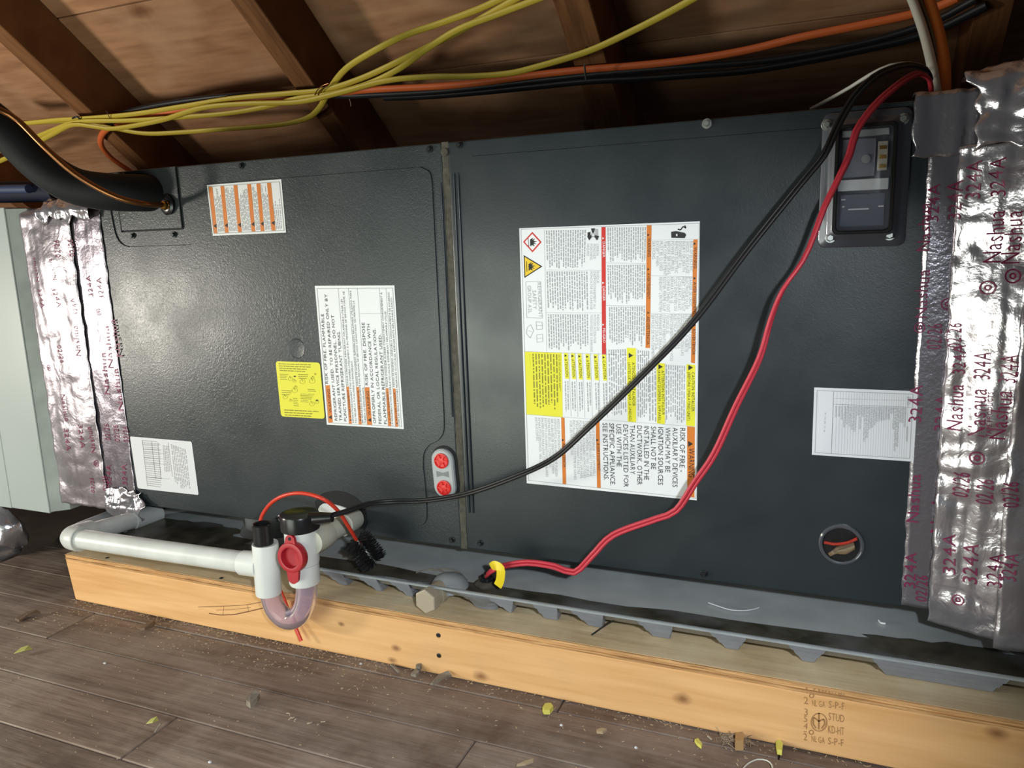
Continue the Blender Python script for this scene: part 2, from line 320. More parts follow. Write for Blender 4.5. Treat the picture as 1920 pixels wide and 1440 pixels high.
class Label:
    """a printed film on the cabinet front; picture points are given on the label as seen, scaled by k from (ox,oy)"""
    def __init__(s, parent, name, corners, ox, oy, k, film, text, yb=-0.0022, rad=0):
        s.ox, s.oy, s.k, s.yb = ox, oy, k, yb; c = [s.s(*q) for q in corners]
        mb = MB()
        if rad:
            P = [Vector(q) for q in c]; poly = []
            for i in range(4):
                a, b_, d = P[i-1], P[i], P[(i+1) % 4]; e1 = (a-b_).normalized()*rad; e2 = (d-b_).normalized()*rad
                for t in (0, .35, .65, 1): poly.append(tuple(b_ + e1*(1-t)**2 + e2*t**2))
            c = poly
        mb.prism(c, yb, yb-0.0004)
        s.o = build(name, mb, film, parent, label=text); s.mb = {}
    def s(s, x, y): return face(s.ox+x/s.k, s.oy+y/s.k)
    def f(s, d): return lambda x, z: (x, s.yb-0.0004-d, z)
    def m(s, mt): return s.mb.setdefault(mt.name, MB())
    def band(s, q, mt, d=0.0002, name='printed_band'):
        build(name, MB().quad(*[s.f(d)(*s.s(*p)) for p in q]), mt, s.o, fix=False)
    def poly(s, q, mt, d=0.0003):
        s.m(mt).add([s.f(d)(*s.s(*p)) for p in q], [tuple(range(len(q)))])
    def line(s, a, b, wd, mt=M_INKG, d=0.0003):
        a = Vector((*a, 0)); b = Vector((*b, 0)); n = (b-a).normalized(); n = Vector((-n.y, n.x, 0))*wd/2
        s.poly([(a-n)[:2], (b-n)[:2], (b+n)[:2], (a+n)[:2]], mt, d)
    def outline(s, q, wd, mt=M_INKG):
        for i in range(len(q)): s.line(q[i], q[(i+1) % len(q)], wd, mt)
    def text(s, body, a, b, h, mt=M_INK, d=0.0004): settype(s.m(mt), body, s.s(*a), s.s(*b), h/s.k*PX, s.f(d))
    def ring(s, c, r, wd, mt, n=20, ry=None):
        ry = ry or r
        for i in range(n):
            a, b = i/n*2*math.pi, (i+1)/n*2*math.pi
            s.poly([(c[0]+math.cos(t)*q, c[1]+math.sin(t)*q*ry/r) for t, q in ((a, r), (b, r), (b, r-wd), (a, r-wd))], mt)
    def micro(s, a0, a1, b0, b1, n, mt=M_INKG, wt=0.5, seed=1, ragged=0.3):
        """n lines of print too small to read, first line a0->a1, last line b0->b1"""
        rr = random.Random(seed); A0, A1, B0, B1 = [Vector((*q, 0)) for q in (a0, a1, b0, b1)]
        st = (B0-A0)/(max(n-1, 1)); th = st*wt*0.43
        for i in range(n):
            t = i/max(n-1, 1); p, q = A0.lerp(B0, t), A1.lerp(B1, t); e = 1-ragged*rr.random()*rr.random(); x = 0
            while x < e:
                l = rr.uniform(0.03, 0.14); x2 = min(x+l, e)
                u, v = p.lerp(q, x), p.lerp(q, x2); s.poly([(u-th)[:2], (v-th)[:2], (v+th)[:2], (u+th)[:2]], mt); x = x2+rr.uniform(0.012, 0.03)
    def done(s):
        fine = ('grey_ink', 'pale_grey_ink', 'olive_ink')
        nm = {'black_ink': 'lettering', 'grey_ink': 'fine_print', 'pale_grey_ink': 'fine_print', 'white_ink': 'lettering'}
        for k, mb in s.mb.items(): build(nm.get(k, 'pictogram'), mb, MATS[k], s.o, fix=False, kind='stuff')

# ================================================================== STRUCTURE
FZ, DZ = -0.137, -0.056
floor = build('floor', MB().box(-0.95, 1.5, -1.7, 0.9, FZ-0.05, FZ-0.02), M_MBLACK, kind='structure')
seams = [0.797-0.0835*k for k in range(30)]
i0 = 0
for k in range(len(seams)-1):
    y1, y0 = seams[k], seams[k+1]
    if y0 > 0.25: continue
    js = [R.uniform(-0.7, 0.2), R.uniform(0.4, 1.1)]
    if abs(y0+0.2885) < .01: js = [0.109]
    elif abs(y0+0.372) < .01: js = [-0.256, 0.9]
    elif abs(y0+0.205) < .01: js = [-0.60, 0.62]
    xs = [-0.955] + js + [1.5]
    for a, b in zip(xs[:-1], xs[1:]):
        dz = R.uniform(-0.0008, 0.0006)
        build('plank', MB().box(a+0.0006, b-0.0006, y0+0.0006, y1-0.0006, FZ-0.02, FZ+dz), M_FLOOR, floor, bevel=0.0012)
build('floor', MB().box(-3.0, -0.951, -1.7, 2.2, FZ-0.30, FZ-0.24), mat('dark_joist_bay', (0.05, 0.042, 0.036), 0.9, var=.3, vscale=9), kind='structure')
# roof: sloping boards on rafters, 9 in 12
RDIR = Vector((0, 0.8, -0.6))                           # down the slope
def rp(x, s, d): return Vector((x, 0, 0)) + RDIR*s + RN*(0.8 + d)   # d above the rafter soffit plane (z=1 at y=0); s down the slope
S0 = -0.6                                               # RDIR*s + RN*.8 puts y=0 at s=-.6 ; shift so s=y/.8
def rq(x, s, d): return rp(x, s+S0, d)
def slab(x0, x1, s0, s1, d0, d1):
    m = MB(); m.loft([[rq(x0, s0, d0), rq(x0, s1, d0), rq(x0, s1, d1), rq(x0, s0, d1)], [rq(x1, s0, d0), rq(x1, s1, d0), rq(x1, s1, d1), rq(x1, s0, d1)]]); return m
ceiling = build('ceiling', slab(-2.6, 1.8, -1.6, 2.1, 0.142, 0.150), M_MBLACK, kind='structure')
for k in range(-7, 6):
    s0 = 0.556+0.25*k; cut = R.uniform(-1.9, 1.2)
    for a, b in ((-2.6, cut), (cut, 1.8)):
        build('plank', slab(a+.0008, b-.0008, s0+0.0015, s0+0.2485, 0.11+R.uniform(0, .0015), 0.138), M_ROOF, ceiling, bevel=0.0012)
for x0, x1 in ((-2.20, -2.155), (-1.638, -1.593), (-1.083, -1.038), (-0.503, -0.456), (0.050, 0.106), (0.630, 0.676), (1.19, 1.235)):
    build('rafter', slab(x0, x1, -1.6, 1.5, 0.0, 0.1105), M_RAFT, ceiling, bevel=0.0015)

# ================================================================== PLATFORM
LX0 = -0.677
lum = thing('lumber_beam', 'new pale spruce stud on edge under the grey drain pan', 'lumber', (0, -0.08, FZ))
poly = [(LX0+.006, FZ+0.0015), (1.35, FZ+0.0015), (1.35, DZ-0.0102), (LX0-.004, DZ-0.0102)]
build('stud', MB().prism(poly, -0.10, -0.066), M_LUMBER, lum, bevel=0.0025, seg=2)
z9 = lambda x, y: (lambda p: (p.x, p.z))(at(1480+x/9, 1260+y/9, 1, -0.10))
st = MB(); sf = lambda x, z: (x, -0.1003, z)
for body, a, b, h in [('STUD', (660, 805), (925, 850), .0086), ('KD-HT', (655, 1025), (925, 1065), .0090), ('S-P-F', (655, 1215), (915, 1255), .0082), ('NL GA', (375, 1170), (595, 1205), .0072),
                      ('3', (250, 725), (310, 735), .0080), ('5', (245, 835), (300, 845), .0076), ('4', (240, 955), (300, 970), .0076), ('-', (245, 1040), (295, 1045), .0080), ('2', (240, 1145), (300, 1155), .0084),
                      ('KD-HT', (660, 405), (945, 450), .0090), ('S-P-F', (665, 600), (930, 640), .0082), ('NL GA', (380, 570), (605, 600), .0072), ('4', (245, 355), (310, 365), .0076), ('2', (245, 535), (320, 545), .0084)]:
    settype(st, body, z9(*a), z9(*b), h, sf)
def stroke(mb, pts, wd, fn):
    for a, b in zip(pts[:-1], pts[1:]):
        a, b = Vector((*a, 0)), Vector((*b, 0)); n = (b-a).normalized(); n = Vector((-n.y, n.x, 0))*wd/2
        mb.add([fn(*(q[:2])) for q in (a-n, b-n, b+n, a+n)], [(0, 1, 2, 3)])
def zring(cx, cy, rx, ry, a0=0, a1=360, n=22): return [z9(cx+rx*math.cos(math.radians(a0+(a1-a0)*i/n)), cy+ry*math.sin(math.radians(a0+(a1-a0)*i/n))) for i in range(n+1)]
stroke(st, zring(500, 845, 132, 150), .0011, sf); stroke(st, zring(370, 1015, 38, 36, n=10), .001, sf); stroke(st, zring(520, 240, 118, 140, 15, 160), .0011, sf); stroke(st, zring(375, 400, 36, 34, n=10), .001, sf)
for seg in ([(500, 690), (495, 965)], [(400, 790), (420, 765), (495, 830), (580, 790)], [(400, 790), (405, 880), (450, 945)], [(580, 790), (600, 870), (545, 950)], [(380, 235), (440, 285)], [(490, 260), (510, 330)], [(570, 290), (560, 330)]):
    stroke(st, [z9(*q) for q in seg], .0016, sf)
build('lettering', st, M_STAMP, lum, fix=False, kind='stuff', label='faded brown grade stamp reading STUD KD-HT S-P-F')
def screw(parent, c, axis, r, m, name='screw', hexh=True, h=0.003):
    ax = Vector(axis).normalized(); mb = MB(); mb.lathe(c, ax, [(r*1.35, 0), (r*1.35, h*.35), (r*1.25, h*.45)], 16)
    if hexh: mb.lathe(Vector(c)+ax*h*.4, ax, [(r*.92, 0), (r*.9, h*.9), (r*.7, h*1.1)], 6); mb.lathe(Vector(c)+ax*h*1.4, ax, [(r*.45, .0001), (r*.38, -.0002)], 10)
    else: mb.lathe(Vector(c)+ax*h*.4, ax, [(r*1.2, 0), (r*.9, h*.3), (r*.25, h*.1)], 16)
    return build(name, mb, m, parent, smooth=True)
sp_ = MB(); lf_ = lambda x, y: (lambda p: (p.x, p.z))(at(x, y, 1, -0.10))
for pts_, w_ in (([(392, 1150), (415, 1153), (440, 1152), (468, 1146), (497, 1139)], .0016), ([(372, 1138), (400, 1137), (430, 1136), (462, 1134), (494, 1128)], .0009), ([(405, 1144), (432, 1143), (470, 1139)], .0006), ([(418, 1153), (420, 1137)], .0005), ([(466, 1146), (464, 1134)], .0005)): stroke(sp_, [lf_(*q) for q in pts_], w_, sf)
build('split', sp_, mat('dark_split', (.20, .085, .04), .9), lum, fix=False, kind='stuff')
for (x, y) in ((822, 1191), (823, 1229)): screw(lum, at(x, y, 1, -0.10), (0, -1, 0), .0024, M_DSCREW, hexh=False, h=.0014)
deck = thing('plywood_sheet', 'dusty plywood sheet lying on the spruce stud beneath the drain pan', 'plywood', (0.3, 0.2, DZ))
build('sheet', MB().box(LX0, 1.35, -0.0985, 0.62, DZ-0.0098, DZ), M_DECK, deck)
for k, (za, zb, yf) in enumerate(((DZ-.0098, DZ-.0067, -.1012), (DZ-.0064, DZ-.0034, -.0997), (DZ-.0031, DZ-.0003, -.1008))):
    mb = MB()
    n = 90
    prof = [[(LX0-.002+(1.35-LX0)*i/n, yf+R.uniform(-.0007, .0007), za), (LX0-.002+(1.35-LX0)*i/n, -.092, za), (LX0-.002+(1.35-LX0)*i/n, -.092, zb), (LX0-.002+(1.35-LX0)*i/n, yf+R.uniform(-.0007, .0007), zb)] for i in range(n+1)]
    mb.loft(prof); build('ply_layer', mb, M_PLY, deck)
for (x, y) in ((146, 1034), (201, 1046), (415, 1084)): screw(deck, at(x, y, 2, DZ), (0, 0, 1), .0022, M_DSCREW, hexh=False, h=.001)
build('rear_support', MB().box(LX0+.02, 1.3, 0.50, 0.54, FZ, DZ-.0099), M_LUMBER, deck)

# ================================================================== DRAIN PAN
PX0, PX1, PY0, PY1, PZR, PZF = -0.70, 1.05, -0.084, 0.60, -0.020, -0.036
pan = thing('drain_pan', 'grey plastic drain pan with ribbed underside beneath the cabinet', 'drain pan', (0.2, 0.25, DZ))
mb = MB()
def prr(i, z): return [(x, y, z) for x, y in rrect(PX0+i, PX1-i, PY0+i, PY1-i, 0.03-min(i, .02), 4)]
mb.loft([prr(0, PZR-.0026), prr(0, PZR-.0006), prr(.001, PZR), prr(.005, PZR-.0003), prr(.010, PZR-.003), prr(.022, PZF+.0025), prr(.028, PZF)], cap=False)
mb.loft([prr(0, PZR-.0026), prr(.004, PZR-.0036), prr(.018, PZF-.001), prr(.028, PZF-.003)], cap=False)
build('rim', mb, M_PAN, pan, smooth=True)
mb = MB().loft([prr(.027, PZF-.003), prr(.027, PZF)]); build('basin_floor', mb, M_BASIN, pan)
# grime in the gutter between rim and cabinet, its own irregular outline
def blob(cx, cy, rx, ry, z, n=26, seed=1, jag=.25):
    rr = random.Random(seed); mbb = MB(); pts = []
    for i in range(n):
        t = i/n*2*math.pi; k = 1+rr.uniform(-jag, jag); pts.append((cx+rx*math.cos(t)*k, cy+ry*math.sin(t)*k, z))
    mbb.add(pts+[(cx, cy, z+.0004)], [(i, (i+1) % n, n) for i in range(n)]); return mbb
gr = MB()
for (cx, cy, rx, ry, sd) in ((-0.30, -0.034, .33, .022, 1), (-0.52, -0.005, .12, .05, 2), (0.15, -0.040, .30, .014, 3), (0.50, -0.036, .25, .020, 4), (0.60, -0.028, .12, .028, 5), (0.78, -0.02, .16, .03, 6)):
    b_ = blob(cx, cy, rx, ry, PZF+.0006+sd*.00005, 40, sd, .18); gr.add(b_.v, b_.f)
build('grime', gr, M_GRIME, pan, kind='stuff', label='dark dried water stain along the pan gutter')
def rib(xl, xr, bl, br, tiers=3, ztop=PZR-.0030, yt=-.0825, yb=-.058):
    mb = MB(); rings = []
    for k in range(tiers):
        for e in (0, .86):
            t = (k+e)/tiers; z = ztop+(DZ+.0005-ztop)*t; led = .0016*k
            a = xl+(bl-xl)*t+led*.6; b = xr+(br-xr)*t-led*.6; yf = yt+(yb-yt)*t
            bk = -.0795 + (ztop-z)/.013*.0155 if z > PZF-.003 else .02
            rings.append([(a, min(yf+led, bk-.001), z), (b, min(yf+led, bk-.001), z), (b-.004, bk, z), (a+.004, bk, z)])
    t = 1; rings.append([(bl+.002, yb+.004, DZ+.0003), (br-.002, yb+.004, DZ+.0003), (br-.006, .018, DZ+.0003), (bl+.006, .018, DZ+.0003)])
    return mb.loft(rings)
for tl, tr, bl, br, yb_ in [(608, 648, 634, 653, 1098), (672, 712, 702, 718, 1107), (733, 772, 759, 778, 1116), (914, 968, 950, 962, 1146), (1000, 1050, 1016, 1048, 1157), (1070, 1136, 1100, 1132, 1172),
                           (1194, 1266, 1220, 1259, 1192), (1330, 1404, 1357, 1388, 1213), (1476, 1552, 1500, 1531, 1236), (1630, 1896, 1655, 1868, 1281)]:
    b0 = at(bl, yb_, 1, -.056).x; b1 = at(br, yb_, 1, -.056).x; t0 = at(tl, yb_-42, 1, -.074).x; t1 = at(tr, yb_-36, 1, -.074).x
    build('rib', rib(t0, t1, b0, b1), M_PANRIB, pan, bevel=.0012)
c = at(901, 1150, 2, DZ); rings = []
for k in range(4):                                       # a rounded rib carries the sensor well
    for e_ in (0, .9):
        t = (k+e_)/4; z = PZR-.003+(DZ+.0005-PZR+.003)*t; bk = -.0795+(PZR-.003-z)/.013*.0155 if z > PZF-.003 else -.05
        rx = .034-.014*t-.001*k; yf = -.0835+.024*t+.001*k
        rings.append([(c.x+rx*math.cos(a), bk-(bk-min(yf, bk-.002))*math.sin(a), z) for a in [math.pi*q/16 for q in range(17)]])
mb = MB().loft(rings); build('round_rib', mb, M_PANRIB, pan, smooth=True)
# threaded outlet with a hexagonal plug
h = at(800, 1128, 1, -.096); outlet = MB()
outlet.lathe((h.x, -.088, h.z), (0.10, 1, 0), [(.0132, 0), (.0132, .012), (.0150, .0125), (.0150, .026)], 22); ou = build('outlet_socket', outlet, M_BEIGE, pan, smooth=True)
mb = MB(); mb.lathe((h.x, -.082, h.z), (-0.10, -1, 0), [(.0148, 0), (.0148, .004)], 24); mb.lathe((h.x, -.085, h.z), (-0.10, -1, 0.02), [(.0172, 0), (.0172, .012), (.0160, .0135)], 6)
build('hex_plug', mb, M_BEIGE, pan, bevel=.0006, label='beige hexagonal plug')
mb = MB(); mb.lathe((h.x+.008, -.046, PZF), (0, 0, 1), [(.027, -.001), (.025, .006), (.019, .013), (.010, .0165), (.001, .0172)], 26); build('outlet_boss', mb, M_PAN, pan, smooth=True)
# small lines of silt where water dried round the outlet
mb = MB(); mb.tube(smooth_path([at(x, y, 2, PZF+.0012) for x, y in ((780, 1074), (800, 1068), (822, 1069), (838, 1076))]), .0010, 6)
mb.tube(smooth_path([at(x, y, 2, PZF+.0012) for x, y in ((815, 1070), (835, 1066), (862, 1074), (872, 1084))]), .0009, 6)
build('silt_line', mb, mat('dried_silt', (0.22, 0.20, 0.16), .8), pan)
# float sensor standing in the pan
sn = at(912, 1090, 2, -.030); sens = thing('pan_water_sensor', 'small black water sensor standing in the grey pan beside a yellow tag', 'sensor', (sn.x, sn.y, PZF))
mb = MB(); mb.lathe((sn.x, sn.y, PZF+.0008), (0, 0, 1), [(.016, 0), (.017, .003), (.012, .006), (.011, .0065)], 20); build('grommet_base', mb, mat('dusty_rubber', (.075, .068, .05), .8, var=.4, vscale=150), sens, smooth=True)
mb = MB(); mb.lathe((sn.x, sn.y, PZF+.007), (.1, 0, 1), [(.0085, 0), (.0085, .006), (.005, .007), (.004, .010)], 18); build('sensor_head', mb, M_BLACK, sens, smooth=True)

# ================================================================== AIR HANDLER
H, D = 0.55, 0.53
ah = thing('air_handler', 'dark grey metal air handler cabinet lying across the platform', 'air handler', (0, 0.26, 0))
build('cabinet_shell', MB().box(-0.664, 0.602, 0.0062, D, 0, H), M_UNIT, ah, bevel=.002, seg=2)
lp = build('access_panel', MB().box(-0.6215, -0.0035, 0.0, 0.006, 0.0015, H-.001), M_UNIT2, ah, bevel=.0014, seg=2)
def fpts(L): return [face(*q) for q in L]
def curve2(pts, step=.006): return [(p.x, p.y) for p in smooth_path([Vector((a, b, 0)) for a, b in pts], step)]
# raised field of the left panel: outline with a cut-out for the line plate and for the plug plate
fld = []
fld += curve2([(-0.6185, 0.030), (-0.602, 0.0235), (-0.55, 0.023)], .004) + [(-0.16, 0.024), (-0.12, 0.0265)]
fld += curve2([(-0.085, 0.0265), (-0.066, 0.027), (-0.056, 0.036), (-0.0535, 0.055), (-0.0545, 0.10), (-0.0555, 0.115), (-0.053, 0.135), (-0.043, 0.148), (-0.030, 0.155), (-0.0205, 0.168), (-0.0185, 0.19)], .004)
fld += [(-0.0182, 0.49)] + curve2([(-0.0182, 0.500), (-0.021, 0.514), (-0.034, 0.5215)], .004) + [(-0.39, 0.5210)]
fld += curve2([(-0.400, 0.521), (-0.413, 0.514), (-0.418, 0.50), (-0.4195, 0.47), (-0.421, 0.450), (-0.430, 0.4365), (-0.447, 0.434)], .004) + curve2([(-0.565, 0.4345), (-0.580, 0.440), (-0.590, 0.455), (-0.594, 0.49), (-0.5955, 0.525)], .004) + [(-0.6185, 0.525)]
def inset_field(name, pts, y0, y1, m, par, ins=.0008):
    mb = MB(); c = Vector((sum(p[0] for p in pts)/len(pts), sum(p[1] for p in pts)/len(pts))); n = len(pts); inn = []
    for i in range(n):
        a, b = Vector(pts[i-1]), Vector(pts[(i+1) % n]); t = (b-a).normalized(); nn = Vector((-t.y, t.x)); inn.append((pts[i][0]+nn.x*ins, pts[i][1]+nn.y*ins))
    mb.loft([[(x, y0, z) for x, z in pts], [(x, y1, z) for x, z in inn]], cap=False); base = len(mb.v)-n; mb.f.append(tuple(range(base, base+n)))
    return build(name, mb, m, par, smooth=False)
inset_field('raised_field', fld, 0.0002, -0.0020, M_UNIT2, lp)
rpn = build('access_panel', MB().box(0.0062, 0.5565, 0.0, 0.006, 0.0015, H-.001), M_UNIT, ah, bevel=.0014, seg=2)
fr = [(0.030, 0.0285)] + [(0.555, 0.0235)] + [(0.5555, 0.530)] + [(0.045, 0.530)] + curve2([(0.040, 0.530), (0.031, 0.524), (0.0285, 0.51)], .004)
inset_field('raised_field', fr, 0.0002, -0.0020, M_UNIT, rpn)
for x in (0.0125, 0.0185):
    mb = MB(); mb.tube([(x, -0.0002, 0.055), (x, -0.0012, 0.07), (x, -0.0012, 0.495), (x, -0.0002, 0.51)], .0016, 10); build('edge_bead', mb, M_UNIT, rpn, smooth=True)
mb = MB(); mb.tube([(-0.0065, 0.0, 0.19), (-0.0065, -0.0010, 0.20), (-0.0065, -0.0010, 0.49), (-0.0065, 0.0, 0.50)], .0015, 10); build('edge_bead', mb, M_UNIT2, lp, smooth=True)
mb = MB(); n = 70
mb.loft([[(-.0034+R.uniform(-.0003, .0003), .0005+R.uniform(-.0004, .0006), H*i/n), (.0060+R.uniform(-.0005, .0005), .0005+R.uniform(-.0006, .0006), H*i/n), (.006, .006, H*i/n), (-.0034, .006, H*i/n)] for i in range(n+1)])
build('seam_gasket', mb, M_FOAMBR, ah)
mb = MB(); mb.lathe((0.0012, -.0008, .537), (0, -1, 0), [(.0052, 0), (.0050, .0012), (.003, .0018)], 14); build('seam_clip', mb, M_FOAMBR, ah, smooth=True)
for x, y in ((453, 311), (806, 280), (862, 272), (250, 442), (327, 440), (848, 1012), (901, 1018), (1320, 1075), (521, 973)):
    q = face(x, y); screw(ah, (q[0], -.0003, q[1]), (0, -1, 0), .0034, M_DSCREW)
q = face(237, 328); screw(ah, (q[0], -.002, q[1]), (0, -1, 0), .0036, M_DSCREW, h=.004)
q = face(1326, 232); screw(ah, (q[0], -.0003, q[1]), (0, -1, 0), .0042, M_STEEL, h=.004)
# knock-out
mb = MB(); q = face(558, 653); mb.lathe((q[0], -.0019, q[1]), (0, -1, 0), [(.0150, 0), (.0142, .0007), (.0132, .0005)], 30); build('knockout', mb, M_UNIT2, ah, smooth=True)
# line-set plate
pl_ = [face(*q) for q in ((232, 433), (344, 428), (331, 312))]; pl_ = pl_ + [(-.578, .5485), face(225, 389)]
plt = build('line_plate', MB().prism(pl_, .0002, -.0032), M_UNIT2, ah, bevel=.0008, label='stippled sheet metal plate around the pipes')
gl = [face(226, 380), face(233, 434.5), face(228, 435), face(220, 380)]; gb = [face(228, 433), face(344, 428), face(344, 430.5), face(228, 436)]
mb = MB()
for q in (gl, gb): mb.quad(*[(x, -.0008, z) for x, z in q])
build('plate_gap', mb, M_MBLACK, plt, fix=False, kind='stuff')
g = face(318, 384); mb = MB(); mb.lathe((g[0], -.0030, g[1]), (-.12, -1, 0), [(.0150, 0), (.0155, .003), (.0125, .0055), (.0080, .006), (.0070, .0075)], 26); gm = build('grommet', mb, M_BLACK, ah, smooth=True)
# --- plug plate with two red plugs
pc = face(835, 886); ang = math.atan2(face(833, 861)[0]-face(838, 911)[0], face(833, 861)[1]-face(838, 911)[1])
def capsule(cx, cz, hl, r, tilt, n=10):
    out = []
    for sg, a0 in ((1, 0), (-1, 180)):
        for k in range(n+1):
            t = math.radians(a0+180*k/n); x, z = r*math.cos(t), sg*hl+r*math.sin(t); out.append((cx+x*math.cos(tilt)+z*math.sin(tilt), cz-x*math.sin(tilt)+z*math.cos(tilt)))
    return out
mb = MB(); mb.prism(capsule(pc[0]+.001, pc[1], .0195, .0195, ang), .0004, -.0012); build('port_recess', mb, M_MBLACK, ah)
mb = MB(); mb.loft([[(x, -.0012, z) for x, z in capsule(*pc, .0190, .0165, ang)], [(x, -.0060, z) for x, z in capsule(*pc, .0190, .0165, ang)], [(x, -.0080, z) for x, z in capsule(*pc, .0190, .0145, ang)]])
pp = build('port_plate', mb, M_LGREY, ah, smooth=True, label='light grey oval plate with red plugs')
for (x, y) in ((833, 861), (838, 911)):
    q = face(x, y); mb = MB(); mb.lathe((q[0], -.0078, q[1]), (0, -1, 0), [(.0108, 0), (.0108, .0022), (.0094, .0026), (.0088, .0006), (.0046, .0004), (.0040, .0022), (.001, .0024)], 24)
    for k in range(6):
        t = k*math.pi/3; d = Vector((math.cos(t), 0, math.sin(t))); s_ = Vector((-d.z, 0, d.x))*.0011; b_ = Vector((q[0], -.0078, q[1]))
        mb.loft([[b_+d*.004-s_, b_+d*.009-s_, b_+d*.009+s_, b_+d*.004+s_], [v+Vector((0, -.0024, 0)) for v in (b_+d*.004-s_, b_+d*.009-s_, b_+d*.009+s_, b_+d*.004+s_)]])
    build('drain_plug', mb, M_PLUGRED, pp, smooth=True)
mb = MB(); hw, hh = .0096, .0045
ou_ = [(-hw, hh), (0, hh*.45), (hw, hh), (hw, -hh), (0, -hh*.45), (-hw, -hh)]
mb.prism([(pc[0]+x*math.cos(ang)+z*math.sin(ang), pc[1]-x*math.sin(ang)+z*math.cos(ang)) for x, z in ou_], -.0078, -.0083); build('web_slot', mb, mat('grey_slot', (.20, .22, .22), .5), pp)
# --- drain port behind the trap
rc = [face(*q) for q in ((592, 940), (607, 924), (640, 920), (672, 934), (688, 958), (688, 985), (668, 1002), (630, 990), (600, 975))]
mb = MB(); mb.prism(curve2(rc+rc[:1], .006)[:-1], .0003, -.0024); build('port_recess', mb, M_MBLACK, ah)
rc2 = [face(*q) for q in ((601, 952), (610, 942), (640, 946), (670, 960), (676, 975), (664, 987), (625, 975), (604, 970))]
mb = MB(); mb.loft([[(x, -.0024, z) for x, z in curve2(rc2+rc2[:1], .006)[:-1]], [(x, -.007, z) for x, z in curve2(rc2+rc2[:1], .006)[:-1]]]); build('port_block', mb, M_PVC, ah, bevel=.0012)
# --- sight window
wx0, wx1, wz0, wz1 = .4500, .5348, .4045, .5430
win = build('window_frame', MB(), M_BLACK, ah) if False else None
mb = MB()
def wr(i, y, r=.008): return [(x, y, z) for x, z in rrect(wx0+i, wx1-i, wz0+i, wz1-i, max(r-i*.2, .004), 5)]
mb.loft([wr(0, -.0022), wr(0, -.0040), wr(.0014, -.0052), wr(.006, -.0056), wr(.009, -.0075), wr(.0125, -.0110), wr(.0140, -.0118), wr(.0155, -.0118), wr(.0165, -.0105), wr(.0165, -.0030)], cap=False)
win = build('window_frame', mb, mat('smoked_clear_plastic', (.085, .09, .11), .36, metal=.45, coat=.5, spec=.8), ah, smooth=True, label='glossy smoked frame of the sight window')
mb = MB(); mb.loft([wr(.0135, -.0118), wr(.0140, -.0136), wr(.0165, -.0136), wr(.0172, -.0118)], cap=False); build('gasket', mb, mat('black_rubber_seal', (.010, .010, .010), .65, spec=.25), win, smooth=True)
mb = MB().prism(rrect(wx0+.0165, wx1-.0165, wz0+.0165, wz1-.0165, .004), -.0022, -.0034); build('backing', mb, mat('window_backing', (.10, .105, .125), .35), win)
ix0, ix1, iz0, iz1 = wx0+.0175, wx1-.0175, wz0+.0175, wz1-.0175
def wbox(u0, u1, v0, v1, y0, y1): return MB().box(ix0+(ix1-ix0)*u0, ix0+(ix1-ix0)*u1, y1, y0, iz0+(iz1-iz0)*v0, iz0+(iz1-iz0)*v1)
build('white_strip', wbox(.0, .97, .395, .505, -.0034, -.0062), M_PAPER, win, bevel=.0004)
build('circuit_card', wbox(.06, .70, .53, .90, -.0034, -.0050), mat('dim_panel', (.27, .28, .34), .3), win, bevel=.0004)
build('circuit_card', wbox(.06, .92, .04, .36, -.0034, -.0048), mat('dim_panel2', (.17, .18, .23), .3), win, bevel=.0004)
build('terminal_block', wbox(.74, .93, .58, .86, -.0034, -.0078), mat('cream_terminal', (.45, .43, .36), .4), win, bevel=.0005)
for v in (.62, .71, .80): build('terminal', wbox(.77, .90, v-.018, v+.018, -.0078, -.0086), M_BRASS, win)
mb = MB(); mb.lathe((ix0+(ix1-ix0)*.52, -.0050, iz0+(iz1-iz0)*.70), (0, -1, 0), [(.0042, 0), (.0042, .002), (.002, .0022)], 18); build('push_button', mb, M_LGREY, win, smooth=True)
for u0, u1, v in ((.10, .15, .24), (.22, .62, .21), (.80, .90, .23), (.08, .16, .31)): build('label_line', wbox(u0, u1, v-.007, v+.007, -.0048, -.0052), M_INKW, win)
build('top_bar', wbox(.04, .94, .92, .985, -.0034, -.0066), M_LGREY, win, bevel=.0005)
def pane_fn(u, v, top=True):
    e = (1-(2*u-1)**4)*(1-(2*v-1)**4); return (ix0-.0008+(ix1-ix0+.0016)*u, -.0112-.0022*e-(.0008 if top else 0), iz0-.0008+(iz1-iz0+.0016)*v)
mb = MB(); mb.grid(12, 16, lambda u, v: pane_fn(u, v)); mb.grid(12, 16, lambda u, v: pane_fn(1-u, v, False)); build('pane', mb, M_PANE, win, smooth=True, fix=False)
for x, y in ((1550, 234), (1694, 223), (1557, 446), (1668, 441)):
    p = at(x, y, 1, -.005); screw(ah, (p.x, -.0050, p.z), (0, -1, 0), .0042, M_STEEL, h=.0035)
